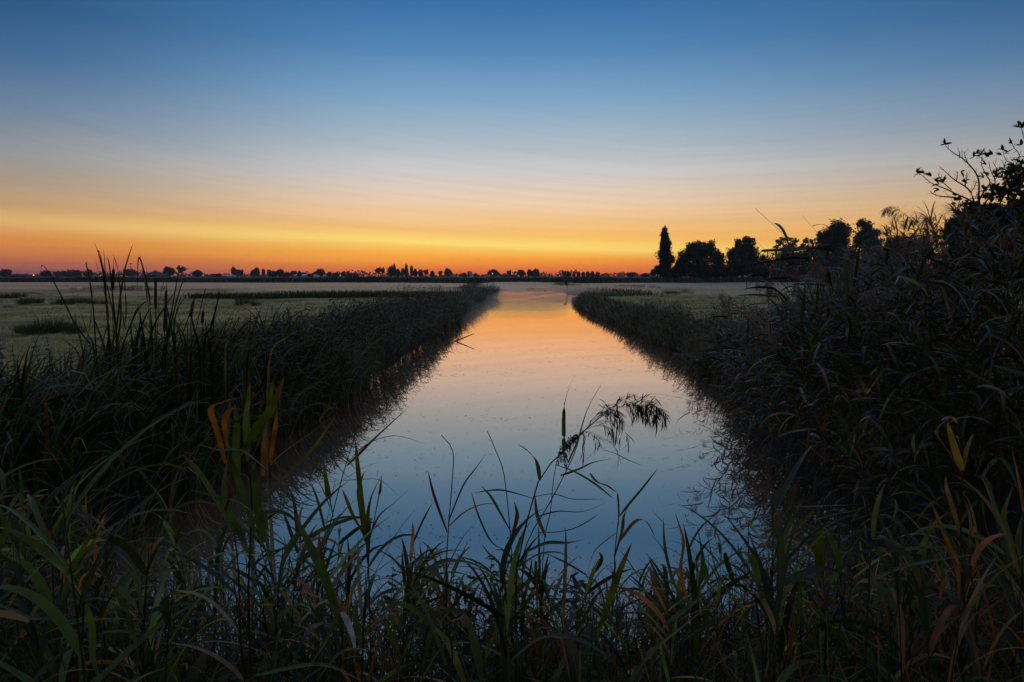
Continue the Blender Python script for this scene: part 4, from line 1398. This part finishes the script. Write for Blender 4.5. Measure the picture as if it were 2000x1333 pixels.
# ================================================================== nettles and other broad-leaved weeds
def make_nettle(h, npair, seed, flower):
    global rg
    keep = rg
    rg = np.random.default_rng(seed)
    root = thing('nettle', None, None)
    g = Geo()
    tube(g, [(0, 0, -0.05), (0.01, 0, h * 0.4), (0.0, 0.02, h * 0.75), (0.02, 0.02, h)], [0.005, 0.004, 0.003, 0.0015], (0.06, 0.06, 0.025), 5)
    g.build('stem', M['leaf'], root)
    g = Geo()
    for j in range(npair):
        t = 0.25 + 0.75 * j / npair
        L = 0.10 * (1.15 - 0.7 * t)
        a0 = j * 1.57 + rg.normal(0, 0.2)
        for s_ in (0, math.pi):
            k = 1
            base = np.array([[0.012 * t, 0.012 * t, h * t]])
            ribbons(g, base, a0 + s_, rg.uniform(0.0, 0.7), L, L * 0.62, rg.uniform(0.5, 1.4), np.array((0.045, 0.068, 0.02)) * rg.uniform(0.6, 1.3), 6, 3, 0, rg.normal(0, 0.2), 1.3, 0.3, 0.10)
    if flower:
        for j in range(30):
            t = rg.uniform(0.55, 1.0)
            ribbons(g, [(0.012 * t, 0.012 * t, h * t)], rg.uniform(0, 6.28), rg.uniform(-0.3, 0.5), rg.uniform(0.02, 0.05), 0.006, 1.2, np.array((0.10, 0.09, 0.035)) * rg.uniform(0.6, 1.3), 3, 2)
    g.build('foliage', M['leaf'], root)
    rg = keep
    return root


npro = [make_nettle(1.0, 13, 300 + k, k % 2 == 0) for k in range(4)]
used = set()
for i in range(46):
    x = rnd.uniform(-7.6, -4.6)
    y = rnd.uniform(6.6, 9.6)
    src = npro[i % 4]
    o = src if src.name not in used else copy_tree(src)
    used.add(src.name)
    o.location = (x, y, float(ground_z(x, y)))
    o.rotation_euler = (rnd.gauss(0, 0.12), rnd.gauss(0, 0.12), rnd.uniform(0, 6.28))
    s_ = rnd.uniform(0.75, 1.0)
    o.scale = (s_ * 1.2, s_ * 1.2, s_)
    tag(o, 'dark leafy nettle in the weed patch left of the cattails', 'nettle', 'nettles left of the cattails')
for i in range(26):
    x = rnd.uniform(-2.4, 2.6)
    y = rnd.uniform(1.9, 3.3)
    o = copy_tree(npro[i % 4])
    o.location = (x, y, float(ground_z(x, y)))
    o.rotation_euler = (rnd.gauss(0, 0.15), rnd.gauss(0, 0.15), rnd.uniform(0, 6.28))
    s_ = rnd.uniform(0.42, 0.72) * (1.0 if y > 2.3 else 0.8)
    o.scale = (s_, s_, s_)
    tag(o, 'small dark nettle low among the reeds on the near bank', 'nettle', 'nettles on the near bank')
p = at(1691, 985, 2.35)
o = copy_tree(npro[0])
o.location = (p.x, 2.35, 0.3)
o.scale = (0.8, 0.8, (p.z - 0.3))
tag(o, 'tall flowering nettle standing alone right of the dark bank reflection', 'nettle')
del o['group']

# big-leaved docks at the very bottom
def make_dock(seed):
    global rg
    keep = rg
    rg = np.random.default_rng(seed)
    root = thing('dock_plant', None, None)
    for j in range(7):
        g = Geo()
        ribbons(g, [(0, 0, 0)], j * 0.9 + rg.normal(0, 0.3), rg.uniform(0.8, 1.3), rg.uniform(0.3, 0.45), rg.uniform(0.08, 0.12), rg.uniform(0.7, 1.6), np.array((0.04, 0.06, 0.018)) * rg.uniform(0.7, 1.3), 9, 3, 0.2, rg.normal(0, 0.3), 1.6, 0.25, 0.03)
        g.build('leaf', M['leaf'], root)
    rg = keep
    return root


dp = [make_dock(400), make_dock(401)]
for i in range(15):
    x = -1.7 + 3.5 * (i + rnd.random()) / 15
    y = rnd.uniform(1.55, 2.1)
    o = dp[i] if i < 2 else copy_tree(dp[i % 2])
    o.location = (x, y, float(ground_z(x, y)) + 0.02)
    o.rotation_euler = (0, 0, rnd.uniform(0, 6.28))
    s_ = rnd.uniform(0.8, 1.25)
    o.scale = (s_, s_, s_)
    tag(o, 'broad-leaved dock in the dark at the bottom of the near bank', 'dock', 'docks on the near bank')

# ================================================================== near bank: single reeds seen close up
hero_reed('reed with large feathery plume bowing right over the bright water', 2.1,
          [(1008, 1150), (1013, 1094), (1051, 942), (1103, 880), (1151, 833), (1184, 806)],
          [([(1101, 880), (1101, 850), (1103, 790), (1122, 728)], 8, GR), ([(1110, 905), (1130, 860), (1148, 800), (1178, 745)], 12, GR), ([(1054, 938), (1048, 905), (1034, 885), (1012, 868)], 11, GR),
           ([(1084, 908), (1120, 922), (1160, 945), (1200, 976)], 11, GR), ([(1095, 930), (1130, 918), (1160, 904), (1203, 895)], 10, OL), ([(1180, 880), (1200, 886), (1228, 900), (1258, 911)], 8, GR),
           ([(1042, 975), (1000, 963), (970, 958), (926, 963)], 10, GR), ([(1040, 972), (1080, 966), (1120, 976), (1182, 975)], 12, BL)],
          [(1128, 856), (1160, 822), (1190, 801), (1231, 793), (1258, 800), (1281, 817)], 0.006, plume_side=0.9, plume_L=0.15)
hero_reed('plumeless reed with bluish side blades close behind the bowing plumed reed', 2.2, [(1020, 1150), (1030, 1060), (1075, 980), (1120, 890), (1135, 840)],
          [([(1049, 1042), (1090, 1040), (1130, 1030), (1172, 1003)], 13, BL), ([(1032, 1077), (1070, 1062), (1110, 1062), (1143, 1053)], 15, BL), ([(1049, 1010), (1090, 1000), (1140, 1000), (1190, 978)], 9, BL),
           ([(1152, 925), (1165, 942), (1186, 950), (1206, 964)], 9, GR), ([(1012, 1110), (1050, 1085), (1090, 1080), (1120, 1095)], 11, GR), ([(1206, 964), (1208, 990), (1208, 1030)], 4, OL)],
          None, 0.005)
hero_reed('slim reed with pale faint seed head left of the bowing plume', 2.3, [(1060, 1100), (1075, 1000), (1082, 930), (1096, 870)],
          [([(1066, 1050), (1050, 1010), (1044, 960)], 8, OL)], [(1086, 905), (1094, 880), (1108, 862), (1124, 852)], 0.004, plume_side=0.9, plume_L=0.045)
hero_reed('bright green reed fan with upright blades left of the water', 2.2, [(722, 1180), (718, 1080), (712, 1020)],
          [([(714, 1050), (705, 980), (697, 900), (694, 860)], 13, OL), ([(716, 1050), (722, 990), (735, 950), (752, 920)], 13, GR), ([(716, 1055), (690, 1010), (676, 975), (668, 955)], 9, YE),
           ([(718, 1060), (740, 1010), (768, 985), (800, 955)], 9, BR), ([(714, 1060), (706, 1010), (700, 960), (712, 920)], 10, YE), ([(720, 1070), (735, 1000), (742, 960), (745, 930)], 8, BR)], None, 0.006)
hero_reed('tall thin reed with two russet blades leaning right over the left water', 2.4, [(630, 1160), (636, 1070), (662, 956), (690, 861), (704, 814)],
          [([(678, 911), (700, 890), (728, 861), (799, 795)], 9, BR), ([(680, 905), (715, 870), (770, 852), (833, 868)], 9, BR), ([(671, 940), (710, 937), (745, 940), (786, 976)], 9, BR), ([(650, 1010), (640, 960), (632, 905)], 12, OL)], None, 0.005)
hero_reed('dark reed with one long blade curling up at the centre left', 2.3, [(872, 1160), (874, 1060), (884, 930), (884, 880), (862, 850)],
          [([(876, 1020), (905, 950), (930, 915), (951, 885)], 8, GR), ([(873, 1040), (858, 1000), (845, 960), (836, 920)], 8, BR), ([(873, 1070), (830, 1090), (790, 1110), (770, 1140)], 10, GR), ([(876, 1030), (910, 1000), (950, 985), (985, 990)], 9, OR)], None, 0.005)
hero_reed('upright dark reed with bent tip before the bowing plume reed', 2.5, [(1000, 1150), (998, 1060), (985, 930), (968, 880), (952, 842)],
          [([(998, 1040), (975, 1000), (958, 970), (940, 950)], 8, GR), ([(1000, 1050), (1010, 1010), (1004, 980)], 9, BR), ([(996, 1080), (960, 1060), (935, 1010), (920, 960)], 8, GR)], None, 0.005)
hero_reed('reed with long blade pointing right up between plume and right bank', 2.3, [(1205, 1180), (1200, 1100), (1206, 1030), (1210, 1000)],
          [([(1210, 1010), (1230, 985), (1255, 955), (1285, 915)], 11, GR), ([(1206, 1040), (1180, 1060), (1160, 1080), (1150, 1110)], 10, GR), ([(1200, 1090), (1215, 1040), (1222, 1000), (1250, 960)], 9, GR), ([(1208, 1060), (1240, 1020), (1262, 1020), (1280, 1050)], 9, OR)], None, 0.005)
hero_reed('broad upright green blade right of the water with thin side blades', 2.1, [(1352, 1280), (1350, 1220), (1352, 1150)],
          [([(1356, 1290), (1358, 1200), (1346, 1090), (1334, 1020)], 19, (0.035, 0.06, 0.012)), ([(1352, 1180), (1372, 1130), (1370, 1080), (1360, 1020)], 15, GR), ([(1350, 1200), (1320, 1150), (1300, 1080), (1295, 1010)], 9, OL),
           ([(1356, 1170), (1400, 1110), (1440, 1080), (1470, 1060)], 9, OL), ([(1350, 1200), (1330, 1120), (1335, 1060), (1318, 1000)], 8, OR)], None, 0.006)
hero_reed('green and orange reed cluster at left, tallest of the near bank', 2.0, [(486, 1200), (488, 1090), (492, 990), (488, 900), (500, 830)],
          [([(486, 900), (482, 830), (486, 780), (489, 744)], 15, OL), ([(480, 880), (505, 835), (530, 800), (556, 735)], 22, GR), ([(466, 960), (460, 880), (462, 830), (458, 790)], 16, GR), ([(500, 880), (520, 820), (528, 780), (534, 740)], 13, GR),
           ([(528, 910), (560, 880), (610, 845), (660, 806)], 13, BL), ([(505, 1000), (560, 930), (610, 880), (656, 812)], 17, OL), ([(440, 905), (425, 850), (412, 800), (440, 785), (468, 777)], 13, OR),
           ([(445, 880), (438, 830), (450, 800), (474, 802)], 11, OR), ([(514, 930), (516, 870), (520, 830)], 11, OR), ([(528, 905), (536, 850), (542, 794)], 10, OR), ([(515, 1060), (505, 1000), (495, 930), (500, 900)], 18, GR)], None, 0.008)
hero_reed('wide olive blades crossing low in front of the left reed cluster', 1.9, [(470, 1240), (466, 1120), (458, 1040)],
          [([(455, 1040), (420, 975), (385, 920), (355, 886)], 19, OL), ([(520, 1025), (470, 985), (420, 970), (366, 956)], 14, GR), ([(478, 1060), (450, 1010), (440, 950), (446, 890)], 18, GR), ([(497, 1040), (480, 980), (462, 930), (452, 890)], 14, GR),
           ([(524, 920), (470, 880), (430, 880), (380, 866)], 9, BL), ([(440, 1000), (450, 960), (430, 930), (400, 915)], 8, BR)], None, 0.007)
hero_reed('reed with long pointed blades rising left of centre near the lens', 1.7, [(665, 1330), (668, 1230), (640, 1130)],
          [([(668, 1240), (640, 1150), (610, 1080), (575, 1005)], 28, GR), ([(672, 1230), (650, 1170), (630, 1100), (622, 1040)], 15, GR), ([(660, 1230), (620, 1220), (580, 1240), (540, 1270)], 13, BL),
           ([(668, 1196), (678, 1215), (688, 1245), (694, 1275)], 15, (0.42, 0.40, 0.38)), ([(690, 1200), (700, 1240), (706, 1270)], 14, BL)], None, 0.008)
hero_reed('large blade-leaved reed leaning in from the lower left corner', 1.7, [(150, 1333), (160, 1250), (165, 1150)],
          [([(162, 1170), (120, 1110), (60, 1060), (0, 1025)], 22, OL), ([(120, 1180), (140, 1120), (165, 1070), (186, 1032)], 22, GR), ([(165, 1090), (210, 1068), (250, 1095), (282, 1150)], 20, BL), ([(175, 1095), (220, 1150), (250, 1210), (268, 1268)], 22, GR),
           ([(140, 1200), (70, 1210), (20, 1190), (-20, 1180)], 12, BL), ([(168, 1180), (180, 1230), (182, 1290), (200, 1340)], 13, OL)], None, 0.009)
hero_reed('short reeds with blades arching at the far left of the near bank', 2.2, [(60, 1240), (55, 1150), (50, 1080)],
          [([(52, 1100), (40, 1020), (42, 960), (38, 910)], 12, GR), ([(55, 1100), (90, 1060), (120, 1010), (150, 970)], 9, OL), ([(50, 1090), (20, 1050), (0, 1000), (-15, 960)], 12, GR), ([(56, 1120), (100, 1080), (92, 1040), (50, 950)], 10, OR)], None, 0.006)
hero_reed('bright orange reed with folded dead tip at the right', 2.1, [(1880, 1180), (1876, 1047), (1879, 912), (1868, 870)],
          [([(1879, 920), (1868, 890), (1856, 850), (1850, 822)], 15, (0.30, 0.20, 0.04)), ([(1878, 925), (1850, 880), (1828, 845), (1848, 822), (1864, 814)], 8, OR), ([(1882, 915), (1888, 880), (1895, 860), (1902, 845)], 8, OR),
           ([(1876, 1050), (1862, 1000), (1850, 960), (1846, 930)], 11, OR), ([(1880, 1120), (1850, 1060), (1830, 1010), (1815, 975)], 11, OR), ([(1868, 826), (1858, 815), (1846, 818), (1838, 822)], 8, ST)], None, 0.007)
hero_reed('orange and green upright blades at the right edge of the photo', 2.0, [(1995, 1250), (1996, 1100), (1998, 1000)],
          [([(2000, 1010), (1990, 950), (1980, 900), (1974, 870)], 13, OR), ([(1990, 1120), (1972, 1060), (1960, 1010), (1978, 950)], 15, YE), ([(1985, 1150), (1950, 1090), (1925, 1030), (1918, 970)], 9, OL), ([(1996, 1140), (1990, 1060), (2003, 990)], 14, OL)], None, 0.007)
hero_reed('reed with two long drooping blue-green blades at the right', 1.9, [(1690, 1290), (1695, 1170), (1702, 1060)],
          [([(1704, 1054), (1740, 1056), (1775, 1092), (1794, 1130), (1806, 1180)], 17, BL), ([(1704, 1062), (1725, 1095), (1748, 1125), (1768, 1158)], 15, BL), ([(1737, 1078), (1790, 1072), (1840, 1070), (1888, 1074)], 12, BL),
           ([(1698, 1135), (1760, 1110), (1830, 1095), (1920, 1082)], 15, BL), ([(1704, 1050), (1708, 1010), (1718, 970), (1728, 945)], 10, OL), ([(1698, 1190), (1760, 1130), (1800, 1180), (1830, 1240)], 10, GR)], None, 0.007)
hero_reed('reed with long flat blade lying level across the dark reflection', 2.2, [(1500, 1200), (1515, 1080), (1545, 1000)],
          [([(1550, 990), (1590, 990), (1640, 988), (1688, 985)], 8, OL), ([(1524, 1070), (1515, 1040), (1508, 1000), (1495, 990)], 9, OL), ([(1530, 1060), (1560, 1030), (1580, 1010), (1590, 995)], 10, OL), ([(1545, 1010), (1590, 1030), (1630, 1045), (1690, 1048)], 8, GR),
           ([(1520, 1100), (1526, 1060), (1545, 1020), (1570, 975)], 11, GR)], None, 0.006)
hero_reed('wide-bladed green reed standing in front of dark reflection at right', 2.1, [(1612, 1250), (1608, 1140), (1602, 1080)],
          [([(1604, 1130), (1602, 1090), (1600, 1055), (1598, 1025)], 20, OL), ([(1610, 1150), (1640, 1110), (1625, 1060), (1610, 1030)], 16, GR), ([(1560, 1220), (1560, 1130), (1530, 1150)], 10, GR), ([(1660, 1280), (1600, 1200), (1560, 1170), (1510, 1150)], 20, GR),
           ([(1690, 1290), (1650, 1250), (1610, 1190), (1580, 1160)], 18, YE), ([(1690, 1190), (1640, 1150), (1590, 1130), (1550, 1120)], 11, BL)], None, 0.007)
hero_reed('low bluish blades curving near the lens, right of centre', 1.7, [(1490, 1333), (1484, 1240), (1475, 1160)],
          [([(1452, 1082), (1468, 1090), (1480, 1130), (1492, 1190)], 17, BL), ([(1300, 1220), (1340, 1190), (1390, 1150), (1460, 1090)], 14, BL), ([(1484, 1240), (1440, 1180), (1400, 1120), (1380, 1040)], 12, OL)], None, 0.008)
hero_reed('low blade arching at the bottom edge, pale blue against the dark', 1.55, [(560, 1345), (600, 1310), (640, 1298)],
          [([(500, 1320), (600, 1300), (650, 1304), (706, 1330)], 14, BL), ([(600, 1310), (640, 1250), (664, 1190), (676, 1170)], 12, BL), ([(620, 1330), (660, 1280), (700, 1268), (760, 1280)], 14, GR)], None, 0.006)
hero_reed('yellow-green reed with blades spreading at the bottom centre', 1.6, [(880, 1345), (884, 1290), (880, 1240)],
          [([(908, 1340), (890, 1290), (870, 1250), (838, 1216)], 16, YE), ([(1000, 1290), (1050, 1250), (1090, 1246), (1115, 1270)], 14, BL), ([(940, 1330), (930, 1270), (920, 1230), (902, 1190)], 20, BL), ([(872, 1300), (850, 1240), (826, 1180), (800, 1140)], 10, BL)], None, 0.007)
hero_reed('long blade reed crossing lower right of centre near the lens', 1.65, [(1150, 1345), (1160, 1290), (1164, 1240)],
          [([(1166, 1250), (1190, 1180), (1210, 1120), (1234, 1060)], 20, OL), ([(1080, 1240), (1130, 1250), (1180, 1280), (1230, 1340)], 14, BL), ([(1100, 1230), (1130, 1190), (1155, 1165), (1180, 1162)], 12, BL), ([(1230, 1330), (1280, 1270), (1340, 1220), (1400, 1170)], 14, GR)], None, 0.008)

# ---- ordinary reeds of the near bank, copied from a few kinds
np_ = [make_reed(0.80 + 0.05 * k, 8, 0.38, 0.022, False, 0.5 * (-1) ** k, 500 + k, 0.07, 0.12, (0.5, 1.35), (0.2, 2.1), 8, 0.2, 0.0045, 2.5 + 0.4 * (k % 3)) for k in range(6)]
nd_ = [make_reed(0.78, 6, 0.34, 0.012, False, 0.4 * (-1) ** k, 540 + k, 0.95, 0.12, (0.9, 1.4), (0.2, 1.3), 8, 0.2, 0.004, 1.3) for k in range(3)]
used = set()
loose = []
for i in range(270):
    x = rnd.uniform(-3.0, 2.9)
    y = rnd.uniform(2.0, 3.9) if i % 5 else rnd.uniform(1.6, 2.2)
    if abs(x) > y * 0.85 + 0.25:
        x *= 0.6
    # the tops keep below the line that the photo shows (higher at both sides)
    u = x / y
    ytop = np.interp(u, [-0.75, -0.55, -0.35, -0.1, 0.1, 0.25, 0.4, 0.6, 0.75], [955, 980, 975, 1060, 1085, 1070, 1045, 1020, 950]) + abs(rnd.gauss(0, 120))
    z = HC - (ytop - 540) / F * y
    gz = max(float(ground_z(x, y)), -0.1)
    h_ = min(max(z - gz, 0.35), 1.25)
    dry = rnd.random() < (0.6 if x > 1.0 else 0.16)
    if i >= 128:
        loose.append((x, y, gz, h_))
        continue
    src = nd_[i % 3] if dry else np_[i % 6]
    o = src if src.name not in used else copy_tree(src)
    used.add(src.name)
    o.location = (x, y, gz)
    o.rotation_euler = (rnd.gauss(0, 0.10), rnd.gauss(0, 0.12), rnd.uniform(0, 6.28))
    k = h_ / 0.95
    o.scale = (max(0.7, k), max(0.7, k), k)
    if dry:
        tag(o, 'short rust-brown dry reed among the green ones on the near bank', 'reed', 'dry reeds on the near bank')
    else:
        tag(o, 'short green reed in the tangle along the near bank', 'reed', 'green reeds on the near bank')

# thin grass and dead litter between them
g = Geo()
lo_ = np.array(loose)
reed_field(g, g, lo_[:, :3], lo_[:, 3] * 0.9, 0.0, 7, 0.34, 0.017, 0.0, 0.16, 7, 0.03, 0.12, (0.3, 2.2), 2.1)
n = 9000
xx = rg.uniform(-3.3, 3.3, n)
yy = 1.35 + rg.random(n) * 2.7
u = xx / yy
ytop = np.interp(u, [-0.75, -0.5, -0.3, 0, 0.3, 0.5, 0.75], [1090, 1100, 1110, 1150, 1120, 1110, 1050])
zz = np.maximum(ground_z(xx, yy), -0.05)
hh = np.clip((HC - (ytop - 540) / F * yy - zz), 0.12, 0.85) * rg.uniform(0.35, 1.0, n)
ribbons(g, np.stack([xx, yy, zz - 0.02], 1), rg.uniform(0, 6.28, n), rg.uniform(0.8, 1.5, n), hh * 1.15, rg.uniform(0.003, 0.009, n), rg.uniform(0.2, 2.0, n), tints(n, 0.22, 0.04), 5, 2,
        rg.normal(0, 0.5, n), rg.normal(0, 0.5, n), 1.6)
n = 1500
xx = rg.uniform(-3.0, 3.0, n)
yy = 1.3 + rg.random(n) * 2.2
zz = np.maximum(ground_z(xx, yy), 0) + 0.02 + rg.random(n) * 0.3
ribbons(g, np.stack([xx, yy, zz], 1), rg.uniform(0, 6.28, n), rg.uniform(-0.3, 0.9, n), rg.uniform(0.04, 0.10, n), rg.uniform(0.02, 0.045, n), rg.uniform(0.2, 1.2, n),
        np.array((0.028, 0.046, 0.010)) * rg.uniform(0.5, 1.3, (n, 1)), 4, 3, 0, 0, 1.3, 0.3, 0.08)
tag(g.build('bank_undergrowth', M['leaf']), 'dark undergrowth of thin grass and small leaves covering the near bank', 'undergrowth', kind='stuff')
# low banks of mist: (x, y, z, rx, ry, rz)
MIST = [(-45, 122, 0.55, 44, 18, 0.33), (-95, 132, 0.55, 45, 16, 0.35), (-25, 103, 0.5, 22, 12, 0.32), (-62, 88, 0.5, 36, 9, 0.28), (-70, 70, 0.48, 22, 6, 0.22),
        (-105, 98, 0.5, 30, 8, 0.3), (-18, 76, 0.48, 14, 9, 0.28), (-30, 62, 0.46, 12, 5, 0.2), (32, 118, 0.55, 24, 16, 0.33), (66, 128, 0.6, 38, 16, 0.4), (38, 88, 0.5, 24, 9, 0.28),
        (26, 64, 0.48, 15, 7, 0.25), (1, 98, 0.35, 8, 40, 0.4), (2, 140, 0.45, 10, 22, 0.4), (1.5, 58, 0.2, 4.5, 22, 0.25), (9, 80, 0.5, 7, 10, 0.5), (-2.1, 40, 0.1, 1.0, 12, 0.2)]

# ------------------------------------------------------------------ air and ground mist
HAZE = 0.0002
m_, t_ = mat('haze_air')
pv = t_.new('ShaderNodeVolumePrincipled')
pv.inputs['Color'].default_value = (0.82, 0.85, 0.95, 1)
pv.inputs['Density'].default_value = HAZE
pv.inputs['Anisotropy'].default_value = 0.3
finish(t_, None, pv.outputs[0])
g = Geo()
box(g, (-1500, -60, -1.8), (1500, 1600, 32))
hz = g.build('haze', m_, smooth=False)
tag(hz, 'thin dawn haze hanging over the fields and the canal', 'haze', kind='stuff')

m_, t_ = mat('mist_veil')
pv = t_.new('ShaderNodeVolumePrincipled')
pv.inputs['Color'].default_value = (0.97, 0.96, 0.96, 1)
pv.inputs['Density'].default_value = 0.075
pv.inputs['Anisotropy'].default_value = 0.86
finish(t_, None, pv.outputs[0])


def lens(g, c_, rx, ry, rz, nu=28, nv=10):
    u = np.linspace(0, 2 * math.pi, nu, endpoint=False)
    vv = np.linspace(-1, 1, nv + 1)
    r = np.cos(vv * math.pi / 2) ** 0.8
    r[0] = r[-1] = 0.01
    wob_ = 1 + 0.18 * np.sin(3 * u + c_[0]) + 0.12 * np.sin(5 * u + c_[1])
    pts = np.zeros((nv + 1, nu, 3))
    pts[..., 0] = c_[0] + rx * r[:, None] * np.cos(u) * wob_
    pts[..., 1] = c_[1] + ry * r[:, None] * np.sin(u) * wob_
    pts[..., 2] = c_[2] + rz * np.sin(vv * math.pi / 2)[:, None]
    f = []
    for i in range(nv):
        for j in range(nu):
            j2 = (j + 1) % nu
            f.append((i * nu + j, i * nu + j2, (i + 1) * nu + j2, (i + 1) * nu + j))
    for base in (0, nv * nu):
        for q in range(1, nu - 2, 2):
            f.append((base, base + q, base + q + 1, base + q + 2) if base else (base, base + q + 2, base + q + 1, base + q))
    g.add(pts, f, (1, 1, 1))


g = Geo()
for (x, y, z, rx, ry, rz) in MIST:
    lens(g, (x, y, z), rx, ry, rz)
mo = g.build('mist', m_)
tag(mo, 'low white ground mist lying over the fields and far end of the canal', 'mist', kind='stuff')
